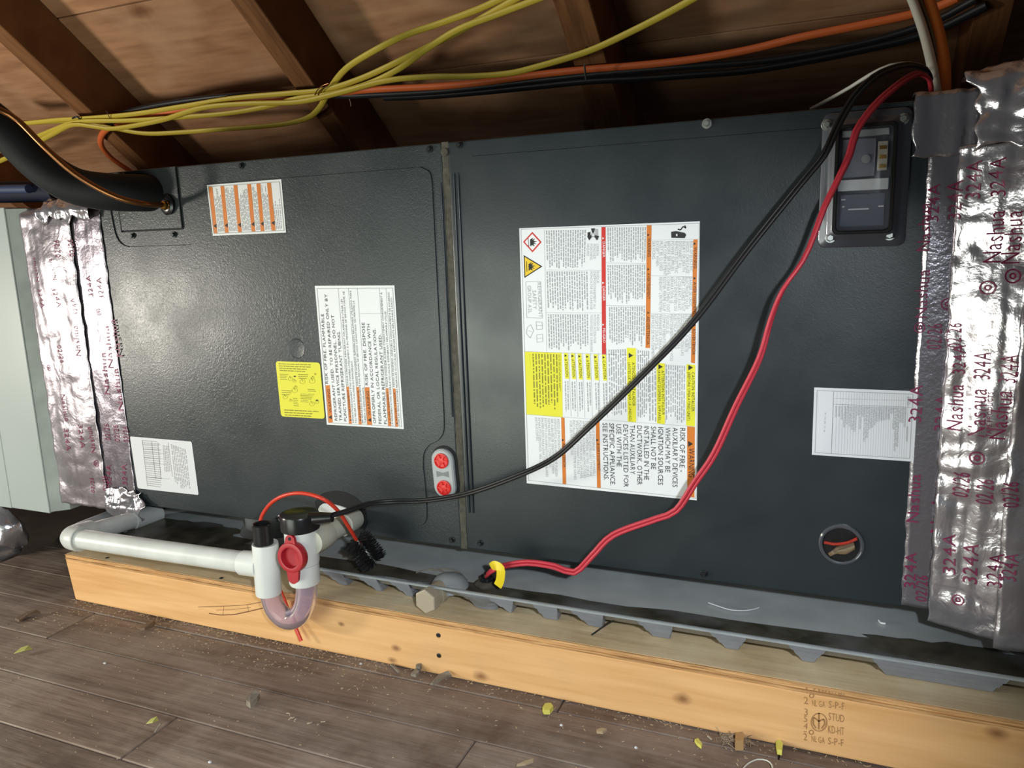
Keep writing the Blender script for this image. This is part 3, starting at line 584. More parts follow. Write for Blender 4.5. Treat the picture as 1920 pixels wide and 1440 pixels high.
# --- round sight plug with wires behind it
q = face(1577, 1019); cx, cz = q; hr = .0215
mb = MB(); mb.lathe((cx, -.0022, cz), (0, -1, 0), [(hr, 0), (hr, .0003)], 30); sp = build('sight_plug', mb, M_MBLACK, ah, label='round clear plug showing wires behind it')
mb = MB(); mb.lathe((cx, -.0021, cz), (0, -1, 0), [(hr*1.12, 0), (hr*1.12, .0022), (hr*1.04, .0034), (hr*.94, .0022), (hr*.93, .0006)], 34, cap=False); build('plug_rim', mb, mat('smoked_rim', (.075, .08, .09), .15, coat=.5), sp, smooth=True)
mb = MB(); mb.tube(smooth_path([(cx-.018, -.0045, cz+.001), (cx-.006, -.0055, cz+.0008), (cx+.006, -.0058, cz+.004), (cx+.016, -.0045, cz+.0095)], .003), .0018, 8); build('red_wire', mb, M_REDROD, sp, smooth=True)
for k in range(3):
    mb = MB(); mb.tube(smooth_path([(cx-.012+.002*k, -.0045, cz-.013+.001*k), (cx-.004, -.0055-.0008*k, cz-.008+.002*k), (cx+.004, -.0058, cz-.008+.0035*k), (cx+.0135, -.0045, cz-.001+.002*k)], .003), .0024, 8)
    build('tan_wire', mb, mat('tan_wire%d' % k, ((.34, .22, .12), (.42, .34, .22), (.22, .15, .09))[k], .6), sp, smooth=True)
mb = MB(); mb.lathe((cx, -.0050, cz), (0, -1, 0), [(hr*.93, 0), (hr*.9, .0022), (hr*.6, .0036), (.0005, .0042)], 30, cap=False); build('lens', mb, M_PANE, sp, smooth=True)
# --- feet between cabinet and pan
for fx, fy in ((-0.385, .055), (0.30, .22), (-0.385, .45), (0.30, .45)):
    mb = MB(); mb.lathe((fx, fy, PZF+.0003), (0, 0, 1), [(.050, 0), (.047, .006), (.040, .010), (.040, -PZF-.0006)], 26); build('foot', mb, M_GREYBLK, ah, smooth=True)

# --- labels -------------------------------------------------------------------
# 1: small label, six orange bands
A = Label(ah, 'striped_warning_label', [(108, 290), (1595, 172), (1690, 1238), (230, 1302)], 380, 320, 10.667, M_PAPER, 'white sticker with six vertical orange bands')
A.outline([(140, 322), (1560, 225), (1655, 1195), (250, 1258)], 12, M_INKG)
tops = [(150, 222, 326), (380, 455, 307), (642, 720, 291), (915, 993, 270), (1100, 1180, 258), (1310, 1390, 241)]; bots = [(248, 325, 1252), (470, 548, 1242), (735, 810, 1232), (1003, 1080, 1220), (1187, 1262, 1213), (1400, 1485, 1197)]
for i, ((a, b, y), (c_, d_, y2)) in enumerate(zip(tops, bots)):
    A.band([(c_, y2), (d_, y2), (b, y), (a, y)], M_OBAND); t = .84
    X0, X1, Y0 = a+(c_-a)*t, b+(d_-b)*t, y+(y2-y)*t; A.poly([(X1-4, Y0+50), (X1-4, Y0-45), (X0+12, Y0)], M_INK)
    nx_ = (tops[i+1][0], bots[i+1][0]) if i < 5 else (1500, 1620); nl = max(3, int((nx_[0]-b)/26)); off = 150 if i == 5 else 0
    A.micro((d_+22, y2-30), (b+22+(10 if off else 0), y+30+off*2), (nx_[1]-18, y2-36), (nx_[0]-14+(70 if off else 0), y+22+off*2), nl, M_INKL, .5, i)
A.done()
# 2: tall warning label, read upwards
B = Label(ah, 'fire_warning_label', [(395, 75), (1110, 72), (1195, 1362), (503, 1322)], 510, 520, 4.8, M_PAPER, 'tall white sticker lettered WARNING RISK OF FIRE upwards')
B.outline([(415, 98), (1095, 95), (1175, 1342), (520, 1305)], 4)
for a, b in (((605, 98), (706, 1300)), ((697, 97), (795, 1310)), ((778, 97), (866, 1315)), ((975, 96), (1055, 1335)), ((1035, 96), (1120, 1340)), ((800, 325), (985, 325))): B.line(a, b, 3)
for qd in ([(515, 1305), (488, 970), (530, 967), (557, 1302)], [(702, 1316), (677, 980), (702, 978), (728, 1316)], [(790, 1321), (766, 983), (792, 981), (816, 1321)], [(866, 1327), (842, 987), (885, 985), (910, 1327)], [(1056, 1339), (1032, 995), (1057, 993), (1083, 1339)], [(1117, 1343), (1095, 998), (1120, 996), (1144, 1343)]): B.band(qd, M_OBAND)
def up_tri(L, x, y, s): L.poly([(x, y+s*.6), (x, y-s*.6), (x-s*1.05, y)], M_INK)
up_tri(B, 549, 1255, 30); up_tri(B, 724, 1280, 15); up_tri(B, 812, 1280, 15); up_tri(B, 902, 1280, 30); up_tri(B, 1079, 1305, 14); up_tri(B, 1140, 1310, 14)
for body, a, b, hh_ in [('WARNING', (549, 1215), (530, 1005), 27), ('WARNING', (900, 1240), (881, 1020), 27), ('AVERTISSEMENT', (722, 1260), (701, 1010), 15), ('ADVERTENCIA', (811, 1262), (791, 1015), 15), ('AVERTISSEMENT', (1077, 1285), (1056, 1025), 14), ('ADVERTENCIA', (1138, 1290), (1119, 1030), 14),
    ('RISK OF FIRE. FLAMMABLE', (516, 955), (475, 328), 27), ('REFRIGERANT USED. TO BE REPAIRED ONLY BY', (599, 1287), (506, 150), 27), ('TRAINED SERVICE PERSONNEL. DO NOT', (642, 1290), (567, 337), 27), ('PUNCTURE REFRIGERANT TUBING.', (684, 1293), (620, 482), 27),
    ('RISK OF FIRE. DISPOSE', (875, 968), (842, 405), 27), ('OFPROPERLY IN ACCORDANCE WITH', (946, 1311), (889, 418), 27), ('FEDERAL OR LOCAL REGULATIONS.', (996, 1315), (941, 457), 27), ('FLAMMABLE REFRIGERANT USED.', (1043, 1317), (993, 507), 27)]:
    B.text(body, a, b, hh_)
for body, a, b in [("RISQUE D'INCENDIE. RÉFRIGÉRANT INFLAMMABLE UTILISÉ. LES", (697, 970), (643, 195)), ('RÉPARATIONS DOIVENT ÊTRE CONFIÉES UNIQUEMENT À DU PERSONNEL DE SERVICE FORMÉ. NE', (748, 1305), (661, 125)), ('PAS PERCER LA TUYAUTERIE DU RÉFRIGÉRANT.', (772, 1307), (733, 745)),
    ('RIESGO DE INCENDIO. REFRIGERANTE INFLAMABLE UTILIZADO. PARA', (785, 970), (722, 118)), ('SER REPARADO ÚNICAMENTE POR PERSONAL DE SERVICIO CAPACITADO. NO PERFORE LA', (833, 1312), (750, 208)), ('TUBERÍA DE REFRIGERANTE.', (857, 1312), (835, 985)),
    ("RISQUE D'INCENDIE. ÉLIMINER CORRECTEMENT CONFORMÉMENT À", (1052, 980), (1000, 135)), ('LA RÉGLEMENTATION FÉDÉRALE OU LOCALE. RÉFRIGÉRANT INFLAMMABLE UTILISÉ.', (1101, 1332), (1036, 300)), ('RIESGO DE INCENDIO. DESÉCHELO ADECUADAMENTE DE ACUERDO', (1113, 982), (1066, 135)), ('CON LAS REGULACIONES FEDERALES O LOCALES. REFRIGERANTE INFLAMABLE USADO.', (1161, 1332), (1090, 175))]:
    B.text(body, a, b, 15)
B.done()
# 3: yellow sticker
C = Label(ah, 'yellow_instruction_label', [(42, 752), (440, 765), (485, 1270), (92, 1248)], 510, 520, 4.8, M_YSTICK, 'small bright yellow sticker with hand pictures', rad=.005)
Mold = mat('olive_ink', (0.26, 0.24, 0.03), 0.6)
C.micro((70, 775), (370, 785), (80, 835), (350, 848), 4, Mold, .45, 3); C.micro((120, 1190), (430, 1205), (125, 1235), (430, 1250), 3, Mold, .45, 4)
for a0, a1, b0, b1, n in (((80, 870), (160, 872), (85, 915), (150, 918), 4), ((245, 872), (340, 875), (250, 905), (330, 908), 3), ((98, 1015), (190, 1020), (100, 1050), (180, 1055), 3), ((265, 1045), (420, 1052), (270, 1115), (340, 1120), 6), ((200, 1085), (245, 1088), (205, 1150), (250, 1155), 5), ((330, 1005), (420, 1008), (335, 1020), (420, 1023), 2)): C.micro(a0, a1, b0, b1, n, Mold, .4, n)
for (x, y, r) in ((178, 910, 22), (213, 930, 16), (285, 935, 26), (372, 930, 28), (378, 900, 14), (215, 1015, 26), (225, 985, 14), (130, 1075, 22), (180, 1105, 14), (370, 1135, 24), (415, 1120, 18), (400, 870, 10)):
    C.ring((x, y), r, 2.5, Mold, 12, r*.8); C.line((x-r*.5, y-r*1.2), (x+r*.2, y), 3, Mold)
C.poly([(202, 885), (222, 882), (228, 892), (212, 895)], M_INK); C.poly([(402, 1100), (422, 1096), (428, 1106), (410, 1110)], M_INK); C.done()
# 4: pale rating plate, half under the tape
Dl = Label(ah, 'rating_plate', [(60, 180), (1250, 280), (1385, 1310), (210, 1180)], 240, 800, 10.29, M_PAPERG, 'pale rating plate half covered by the foil tape', rad=.003)
Dl.micro((300, 260), (640, 285), (400, 1120), (690, 1160), 22, M_INKL, .45, 2, .2)
for a, b in (((310, 330), (660, 345)), ((320, 420), (670, 440)), ((330, 490), (690, 510)), ((340, 585), (700, 610)), ((360, 690), (720, 720)), ((380, 965), (830, 1000)), ((300, 250), (400, 1140)), ((480, 280), (560, 1000)), ((600, 290), (660, 1000)), ((800, 300), (880, 950))): Dl.line(a, b, 8, M_INKL)
Dl.micro((860, 330), (950, 1150), (1130, 430), (1220, 1230), 9, M_INKL, .5, 5, .25); Dl.micro((700, 350), (740, 880), (790, 360), (830, 870), 4, M_INKL, .6, 8, .1); Dl.done()
# 5: wiring table at the right
E_ = Label(ah, 'parts_table_label', [(215, 205), (1765, 262), (1700, 1316), (178, 1212)], 1500, 700, 8, M_PAPERG, 'white sticker with a fine ruled table beside the right tape')
E_.outline([(258, 250), (1690, 305), (1640, 1268), (225, 1178)], 9)
for i in range(30):
    t = i/29; x = 505+(1620-505)*(t**.9); E_.line((x, 265+t*40), (x-32, 1185+t*85), 3.5, M_INKL)
E_.line((510, 455), (1660, 500), 7); E_.line((515, 370), (1580, 400), 5, M_INKL); E_.line((505, 262), (470, 1190), 6); E_.text('PARTS', (372, 580), (355, 872), 12, M_INKG)
lens_ = [.26, .23, .31, .46, .40, .45, .52, .55, .20, .50, .23, .76, .68, .50, .45, .40, .32, .31, .30, .29, .27, .27, .14, .48, .95, .85, .32, .34, .42]
for i, l in enumerate(lens_):
    t = (i+.5)/30; x = 505+1115*(t**.9); E_.micro((x, 478+t*30), (x-32*l, 478+t*30+700*l), (x+18, 478+t*30), (x+18-32*l, 478+t*30+700*l), 2, M_INKG, .5, i, .05)
E_.micro((1600, 790), (1590, 1010), (1615, 790), (1605, 1010), 2, M_INKG, .6, 3, 0); E_.micro((1610, 340), (1608, 480), (1650, 345), (1645, 480), 3, M_INKG, .5, 3, .4); E_.done()
# 6: the big multilingual warning label
G = Label(ah, 'large_warning_label', [(975, 428), (1313, 415), (1307, 937), (989, 905)], 0, 0, 1, M_PAPER, 'large white multilingual warning sticker with red, orange and yellow bands')
def a1(x, y): return (960+x/5.053, 400+y/5.053)
def a2(x, y): return (960+x/4.645, 640+y/4.645)
G.outline([a1(92, 152), a1(1778, 95), a2(1605, 1362), a2(150, 1205)], .8)
def bnd(q, mt): G.band(q, mt)
bnd([a1(858, 1335), a1(897, 1335), a1(893, 130), a1(853, 131)], M_RBAND)
bnd([a1(1270, 1272), a1(1312, 1274), a1(1327, 112), a1(1282, 114)], M_OBAND)
bnd([a2(1562, 182), a2(1596, 190), a1(1763, 247), a1(1722, 250)], M_OBAND)
bnd([a2(130, 632), a2(448, 660), a2(440, 97), a2(115, 86)], M_YBAND)
for i, (x, w_) in enumerate(((457, 36), (517, 34), (577, 34), (645, 36), (715, 36), (787, 36))):
    dx = 18; bnd([a2(x+dx-6, 322+i*3), a2(x+dx+w_-6, 325+i*3), a2(x+w_, 98+i*3), a2(x, 98+i*3)], M_YBAND)
bnd([a2(1012, 693), a2(1085, 703), a2(1084, 57), a2(1004, 53)], M_YBAND)
bnd([a2(1266, 710), a2(1336, 718), a2(1336, 190), a2(1262, 184)], M_YBAND)
bnd([a2(1520, 728), a2(1596, 738), a2(1600, 202), a2(1523, 196)], M_YBAND)
bnd([a2(1530, 1344), a2(1592, 1355), a2(1596, 742), a2(1528, 735)], M_OBAND)
bnd([a2(746, 1268), a2(778, 1272), a2(767, 690), a2(735, 686)], M_OBAND)
bnd([a2(447, 1236), a2(478, 1240), a2(464, 662), a2(434, 658)], M_OBAND)
for a, b in ((a1(312, 155), a1(336, 1308)), (a1(330, 535), a1(850, 540)), (a1(335, 938), a1(855, 942)), (a1(897, 468), a1(1275, 476)), (a1(900, 870), a1(1270, 874)), (a1(1320, 590), a1(1720, 600)), (a1(1320, 945), a1(1710, 950)), (a1(1328, 255), a1(1770, 245)), (a1(120, 1306), a1(1300, 1345)), (a2(130, 632), a2(1600, 738)), (a2(500, 100), a2(520, 650)), (a2(557, 100), a2(580, 655)), (a2(620, 100), a2(640, 660)), (a2(690, 100), a2(705, 660)), (a2(760, 100), a2(772, 660)), (a2(826, 60), a2(840, 660)), (a2(1095, 60), a2(1095, 690)), (a2(1340, 190), a2(1340, 705))): G.line(a, b, .5)
def dn(body, f, x0, y0, x1, y1, h, mt=M_INK, sc=None): G.text(body, f(x0, y0), f(x1, y1), h/(5.053 if f is a1 else 4.645), mt)
dn('REFRIGERANT', a1, 248, 655, 262, 985, 30, M_INKG); dn('SAFETY', a1, 200, 730, 208, 905, 30, M_INKG); dn('GROUP A2L', a1, 152, 685, 162, 945, 30, M_INKG)
G.outline([a1(138, 648), a1(278, 645), a1(293, 990), a1(148, 986)], .7)
for q in ([(235, 1025), (292, 1030), (296, 1095), (240, 1100)], [(150, 1080), (185, 1052), (212, 1110), (180, 1178), (145, 1140)], [(240, 1150), (296, 1142), (300, 1212), (245, 1220)]): G.outline([a1(*p) for p in q], .8)
G.line(a1(238, 1062), a1(294, 1062), .6); G.line(a1(243, 1185), a1(298, 1178), .6); G.line(a1(160, 1110), a1(200, 1120), .6)
dm = [(200, 175), (288, 272), (202, 370), (112, 270)]; G.poly([a1(*q) for q in dm], M_RBAND, .0002); G.poly([a1(200+(x-200)*.80, 272+(y-272)*.80) for x, y in dm], M_INKW, .0003)
tr = [(118, 395), (296, 502), (125, 612)]; G.poly([a1(*q) for q in tr], M_INK, .0002); G.poly([a1(180+(x-180)*.84, 503+(y-503)*.84) for x, y in tr], M_AMBER, .0003)
def flame(cx, cy, s):
    pts = [(-.5, .9), (-.55, -.5), (.1, -.9), (-.1, -.45), (.45, -.75), (.15, -.25), (.9, -.15), (.2, .1), (.8, .45), (.1, .35), (.4, .85), (-.15, .6)]
    G.poly([a1(cx+x*s, cy+y*s) for x, y in pts], M_INK, .0005)
flame(205, 272, 48); G.line(a1(160, 235), a1(168, 315), 1, M_INK, .0005); flame(190, 503, 46); G.line(a1(146, 455), a1(150, 550), 1, M_INK, .0005)
for k in range(3):                                       # fan pictogram
    t = k*2.1+.5; cx_, cy_ = 775, 205; G.poly([a1(cx_+math.cos(t+d)*r*1.0, cy_+math.sin(t+d)*r*1.15) for d, r in ((-.45, 20), (-.35, 58), (.35, 58), (.45, 20))], M_INK, .0005)
G.ring(a1(775, 205), 4, 2, M_INKG); G.poly([a1(*q) for q in ((722, 180), (750, 175), (752, 235), (722, 230))], M_INK, .0004); G.poly([a1(*q) for q in ((790, 150), (822, 148), (824, 250), (800, 255))], M_INKL, .0003)
G.poly([a1(*q) for q in ((1512, 175), (1560, 168), (1640, 185), (1655, 205), (1640, 235), (1515, 232))], M_INK, .0004); G.poly([a1(*q) for q in ((1560, 195), (1572, 195), (1572, 215), (1560, 215))], M_INKW, .0005)
for a, b in (((1575, 150), (1600, 158)), ((1600, 158), (1625, 125)), ((1625, 125), (1652, 140)), ((1652, 140), (1640, 115))): G.line(a1(*a), a1(*b), 2.2, M_INK)
def dtri(f, x, y, s, mt): G.poly([f(x, y-s*.6), f(x, y+s*.6), f(x+s, y)], mt, .0005)
for y in (236, 658, 1052): dtri(a1, 863, y, 18, M_INKW)
dn('DANGER', a1, 864, 268, 866, 415, 20, M_INKW); dn('DANGER', a1, 864, 690, 867, 828, 20, M_INKW); dn('PELIGRO', a1, 866, 1085, 868, 1222, 20, M_INKW)
for y in (205, 530, 940): dtri(a1, 1288, y, 20, M_INK)
dn('WARNING', a1, 1290, 235, 1290, 410, 22); dn('AVERTISSEMENT', a1, 1286, 565, 1284, 810, 22); dn('ADVERTENCIA', a1, 1282, 975, 1280, 1240, 22)
for y in (288, 615, 1058): dtri(a1, 1725, y, 22, M_INK)
dn('WARNING', a1, 1728, 320, 1726, 520, 22); dn('AVERTISSEMENT', a1, 1724, 650, 1720, 960, 22); dn('ADVERTENCIA', a1, 1716, 1090, 1712, 1335, 22)
def cols(f, lines, x0, dx, y0, ends, h, slope=0, mt=M_INKG):
    for i, (t, e) in enumerate(zip(lines, ends)): dn(t, f, x0-dx*i, y0-slope*i*0, x0-dx*i+slope, e, h, mt)
cols(a1, ['RISK OF ELECTRIC', 'SHOCK. CAN CAUSE', 'INJURY OR DEATH:', 'DISCONNECT ALL', 'REMOTE ELECTRIC', 'POWER SUPPLIES', 'BEFORE SERVICING', 'THIS COMPARTMENT', 'MUST BE CLOSED', 'EXCEPT WHEN', 'SERVICING.'], 1688, 35.5, 265, [550, 567, 557, 520, 565, 545, 575, 590, 545, 500, 440], 22)
cols(a1, ['DANGER DE CHOC', 'ÉLECTRIQUE OU DE', 'MORT. COUPEZ TOUT', 'LE COURANT AVANT', 'TOUT ENTRETIEN OU', 'RÉPARATION. LE', 'COMPARTIMENT DOIT', 'RESTER FERMÉ SAUF', "PENDANT L'ENTRETIEN"], 1682, 35.5, 602, [880, 905, 925, 915, 920, 850, 935, 925, 930], 22)
cols(a1, ['PELIGRO DE CHOQUE', 'ELÉCTRICO O MUERTE', 'DESCONECTE TODAS LAS', 'FUENTES DE ENERGÍA', 'ELÉCTRICA ANTES DE', 'MANTENIMIENTO O SERVICIO', 'TÉCNICO. EL', 'COMPARTIMIENTO DEBE', 'PERMANECER CERRADO', 'EXCEPTO DURANTE EL', 'SERVICIO DE MANTENIMIENTO'], 1676, 35.0, 955, [1280, 1310, 1345, 1280, 1280, 1395, 1140, 1310, 1320, 1290, 1400], 22)
cols(a1, ['CARBON', 'MONOXIDE', 'POISONING', 'HAZARD'], 806, 30, 290, [400, 430, 440, 405], 19)
cols(a1, ['RISQUE', "D'EMPOISONNEMENT AU", 'MONOXYDE DE CARBONE'], 808, 31, 548, [660, 900, 910], 19)
cols(a1, ['RIESGO DE', 'INTOXICACIÓN POR', 'MONÓXIDO DE CARBONO'], 810, 31, 958, [1110, 1228, 1310], 19)
for k, (a, b, c_, d_, n) in enumerate((((335, 162), (345, 520), (700, 155), (690, 520), 17), ((340, 548), (352, 915), (715, 550), (722, 925), 17), ((352, 955), (362, 1290), (720, 955), (725, 1300), 17), ((915, 135), (920, 460), (1268, 130), (1262, 460), 17), ((915, 490), (925, 850), (1262, 485), (1258, 860), 17), ((930, 885), (935, 1240), (1258, 880), (1252, 1258), 16))):
    G.micro(a1(*a), a1(*b), a1(*c_), a1(*d_), n, M_INKG, .52, k+20, .35)
for k, (a, b, c_, d_, n) in enumerate((((850, 70), (860, 650), (990, 65), (995, 640), 8), ((1105, 75), (1105, 665), (1195, 80), (1190, 680), 6), ((1205, 190), (1205, 690), (1250, 190), (1255, 700), 3), ((1350, 200), (1350, 690), (1505, 210), (1500, 715), 9), ((160, 105), (170, 240), (162, 105), (172, 240), 1), ((190, 105), (205, 560), (395, 110), (405, 630), 9), ((415, 110), (420, 440), (425, 112), (430, 440), 2))):
    G.micro(a2(*a), a2(*b), a2(*c_), a2(*d_), n, M_INKG if k < 4 else mat('olive_ink', (0.26, 0.24, 0.03), 0.6), .5, k+40, .3)
for i, x in enumerate((470, 530, 592, 662, 734, 802)): G.micro(a2(x, 345+i*3), a2(x+8, 630), a2(x+22, 345+i*3), a2(x+28, 645), 2, M_INKG, .45, 60+i, .5)
for i, (x, t) in enumerate(((463, 'ATENCIÓN'), (523, 'ATTENTION'), (583, 'CAUTION'), (651, 'ATENCIÓN'), (721, 'ATTENTION'), (793, 'CAUTION'))): dtri(a2, x+2, 122+i*3, 20, M_INK); dn(t, a2, x+1, 150+i*3, x+12, 305+i*3, 20)
dtri(a2, 1022, 120, 38, M_INK); dn('ATENCIÓN: INSTALADOR', a2, 1050, 180, 1054, 560, 20); dn('(ANTES DE FUNCIONAR LA UNIDAD)', a2, 1014, 180, 1024, 690, 18)
dtri(a2, 1280, 218, 38, M_INK); dn('ATTENTION: INSTALLEUR', a2, 1306, 250, 1310, 635, 20); dn("(AVANT D'OPERER L'APPAREIL)", a2, 1274, 245, 1278, 700, 18)
dtri(a2, 1540, 225, 40, M_INK); dn('CAUTION: INSTALLER', a2, 1568, 265, 1568, 605, 20); dn('(BEFORE OPERATING UNIT)', a2, 1534, 265, 1530, 685, 18)
dtri(a2, 1538, 888, 42, M_INK); dn('WARNING', a2, 1541, 925, 1540, 1175, 40)
dtri(a2, 741, 855, 18, M_INK); dn('AVERTISSEMENT', a2, 746, 880, 754, 1120, 18); dtri(a2, 442, 855, 18, M_INK); dn('ADVERTENCIA', a2, 446, 880, 456, 1090, 18)
for t, x0, y0, x1, y1 in (('RISK OF FIRE -', 1468, 750, 1462, 1130), ('AUXILIARY DEVICES', 1403, 745, 1402, 1262), ('WHICH MAY BE', 1340, 744, 1338, 1132), ('IGNITION SOURCES', 1278, 742, 1276, 1242), ('SHALL NOT BE', 1215, 736, 1215, 1106), ('INSTALLED IN THE', 1155, 732, 1155, 1200), ('DUCTWORK, OTHER', 1093, 728, 1096, 1242), ('THAN AUXILIARY', 1032, 724, 1035, 1150), ('DEVICES LISTED FOR', 973, 720, 978, 1262), ('USE WITH THE', 914, 715, 918, 1085), ('SPECIFIC APPLIANCE.', 852, 708, 862, 1250), ('SEE INSTRUCTIONS.', 794, 706, 806, 1202)): dn(t, a2, x0, y0, x1, y1, 35)
for i, (t, e) in enumerate(((" RISQUE D'INCENDIE - LES APPAREILS", 1165), ('AUXILIAIRES QUI PEUVENT ÊTRE UNE', 1170), ("SOURCE D'IGNITION, AUTRES QUE LES", 1175), ('APPAREILS AUXILIAIRES HOMOLOGUÉS', 1185), ("POUR L'UTILISATION AVEC L'APPAREIL", 1190), ('SPÉCIFIQUE NE DOIVENT PAS ÊTRE', 1150), ('INSTALLÉS DANS LE SYSTÈME DE GAINES.', 1205), ('VOIR LES INSTRUCTIONS.', 990))): dn(t, a2, 700-27.5*i, 690-i, 712-27.5*i, e, 18, M_INKG)
for i, (t, e) in enumerate((('RIESGO DE INCENDIO - LOS', 1010), ('DISPOSITIVOS AUXILIARES QUE PUEDEN', 1170), ('SER FUENTES DE IGNICIÓN NO DEBEN', 1145), ('INSTALARSE EN LOS CONDUCTOS', 1090), ('EXCEPTO LOS DISPOSITIVOS AUXILIARES', 1175), ('ENUMERADOS PARA USAR CON EL', 1085), ('APARATO ESPECÍFICO. VEA LAS', 1080), ('INSTRUCCIONES.', 865))): dn(t, a2, 398-27.5*i, 672-i*2, 412-27.5*i, e, 18, M_INKG)
G.done()

# ================================================================== FOIL WORK
def foil_fn(x0, x1, prof, amp, seed, vfold=0.0, corner=None, ns=22, rag=.0012, slope=0.0):
    """surface over a (y,z) profile; returns fn(u, v, lift)"""
    P = [Vector((0, y, z)) for y, z in prof]; Ls = [0]
    for a, b in zip(P[:-1], P[1:]): Ls.append(Ls[-1]+(b-a).length)
    so = Vector((seed*3.7, seed*1.9, seed*5.3))
    def fn(u, v, lift=0.0):
        d = v*Ls[-1]; k = 0
        while k < len(P)-2 and d > Ls[k+1]: k += 1
        t = (d-Ls[k])/(Ls[k+1]-Ls[k]); p = P[k].lerp(P[k+1], t); tg = (P[k+1]-P[k]).normalized(); n = Vector((0, -tg.z, tg.y))
        x = x0+(x1-x0)*u
        if rag:
            x += rag*2*noise.noise(Vector((d*55, seed, u*3)))*abs(2*u-1)**3; p = p + tg*(rag*2*noise.noise(Vector((x*55, seed+4, v*3)))*abs(2*v-1)**4)
        q = Vector((x*ns, p.y*ns, p.z*ns*.42))+so; q2 = Vector((x*ns*.8, p.y*ns, p.z*ns*1.1))+so
        a = amp
        if corner: a += corner*max(0, 1-abs(p.z-H)/.06)
        e = abs(noise.noise(q))*1.3 + .45*abs(noise.noise(q2*1.7+so)) + .12*abs(noise.noise(q2*4.1))
        f = vfold*(abs(noise.noise(Vector((x*60, p.z*5, seed)))))
        return Vector((x, p.y-slope*min(1, max(0, u)), p.z)) + n*(a*e + f + lift)
    def place(x, z, lift=.0008):
        return fn((x-x0)/(x1-x0), (z-prof[0][1])/Ls[-1], lift)
    return fn, place, Ls[-1]
def foil(parent, name, x0, x1, prof, amp, seed, m, vfold=0, corner=None, res=.005, prints=(), label=None, ns=22, yref=-.008, rag=.0012, slope=0.0):
    fn, place, L_ = foil_fn(x0, x1, prof, amp, seed, vfold, corner, ns, rag, slope); mb = MB(); nu, nv = max(3, int((x1-x0)/res)), max(4, int(L_/res))
    mb.grid(nu, nv, lambda u, v: fn(u, v)); nt = len(mb.v)
    o = build(name, mb, m, parent, smooth=False, fix=False, label=label); o.data.polygons.foreach_set('use_smooth', [True]*len(o.data.polygons))
    sol = o.modifiers.new('thickness', 'SOLIDIFY'); sol.thickness = .0004; sol.offset = -1
    if prints:
        tb = MB()
        for body, a, b, hh_ in prints:
            pa, pb = at(a[0], a[1], 1, yref), at(b[0], b[1], 1, yref)
            if body == '@':
                for k in range(14):
                    c0, c1 = k/14*2*math.pi, (k+1)/14*2*math.pi; r_ = hh_*PX*.40
                    for rA, rB in ((r_, r_*.78), (r_*.45, r_*.2)): tb.add([place(pa.x+math.cos(t)*q_, pa.z+math.sin(t)*q_) for t, q_ in ((c0, rA), (c1, rA), (c1, rB), (c0, rB))], [(0, 1, 2, 3)])
            else: settype(tb, body, (pa.x, pa.z), (pb.x, pb.z), hh_*PX, place)
        build('lettering', tb, M_PURP, o, fix=False, kind='stuff')
    return o
rightd = thing('foil_taped_plenum', 'silver foil taped plenum joined to the right end of the cabinet', 'duct', (0.85, 0.27, 0))
build('plenum_body', MB().box(0.605, 1.30, 0.004, D-.004, 0.002, H-.001), M_MBLACK, rightd)
prof_full = [(-.036, -.012), (-.036, .46), (-.034, .505), (-.022, .540), (.004, .562), (.05, .567), (.35, .567)]
foil(rightd, 'tape_strip', 0.5515, 0.606, [(-.0022, .004), (-.0022, .497)], .0007, 3, M_FOILD, label='flat dull foil tape strip nearest the panel', yref=-.003,
     prints=[('02/26', (1765, 655), (1767, 607), 17), ('324A', (1759, 415), (1762, 344), 13), ('Nashua', (1738, 596), (1743, 505), 15), ('324A', (1728, 792), (1730, 722), 15), ('324A', (1776, 808), (1779, 740), 15), ('Nashua', (1722, 980), (1726, 890), 14), ('324A', (1716, 1104), (1718, 1037), 14), ('@', (1777, 570), (0, 0), 20), ('Nashua', (1742, 470), (1746, 380), 13), ('Nashua', (1766, 1000), (1770, 900), 14), ('02/26', (1737, 1128), (1740, 1080), 14), ('@', (1724, 614), (0, 0), 18)])
foil(rightd, 'tape_strip', 0.578, 0.640, [(-.004, -.008), (-.0050, .48), (-.003, .5)], .0062, 5, M_FOIL, vfold=.0040, label='bright wrinkled foil tape strip flaring out to the plenum', ns=20, yref=-.026, res=.003, slope=.025,
     prints=[('02/26', (1806, 656), (1807, 609), 15), ('324A', (1812, 705), (1814, 650), 14), ('Nashua', (1805, 812), (1810, 726), 16), ('324A', (1856, 712), (1858, 661), 17), ('Nashua', (1846, 820), (1850, 730), 18), ('TAPE PRODUCTS', (1857, 820), (1861, 735), 5), ('02/26', (1817, 938), (1820, 891), 18), ('02/26', (1860, 947), (1863, 900), 18), ('324A', (1793, 1084), (1794, 1010), 14), ('324A', (1832, 1098), (1835, 1023), 16), ('@', (1853, 540), (0, 0), 22), ('@', (1832, 860), (0, 0), 22), ('324A', (1806, 411), (1809, 336), 15), ('@', (1797, 1130), (0, 0), 18), ('324A', (1840, 372), (1844, 300), 15)])
foil(rightd, 'foil_wrap', 0.636, 1.02, prof_full, .009, 9, M_FOIL, vfold=.004, corner=.016, res=.0055, ns=19, label='crumpled foil sheet around the plenum', yref=-.042,
     prints=[('Nashua', (1886, 826), (1896, 732), 18), ('324A', (1904, 716), (1907, 664), 17), ('02/26', (1910, 954), (1912, 905), 17), ('324A', (1878, 1102), (1881, 1040), 16), ('Nashua', (1880, 492), (1886, 394), 18), ('Nashua', (1913, 494), (1919, 394), 18), ('324A', (1884, 367), (1888, 294), 15), ('@', (1900, 518), (0, 0), 22), ('324A', (1905, 1090), (1908, 1040), 15)])
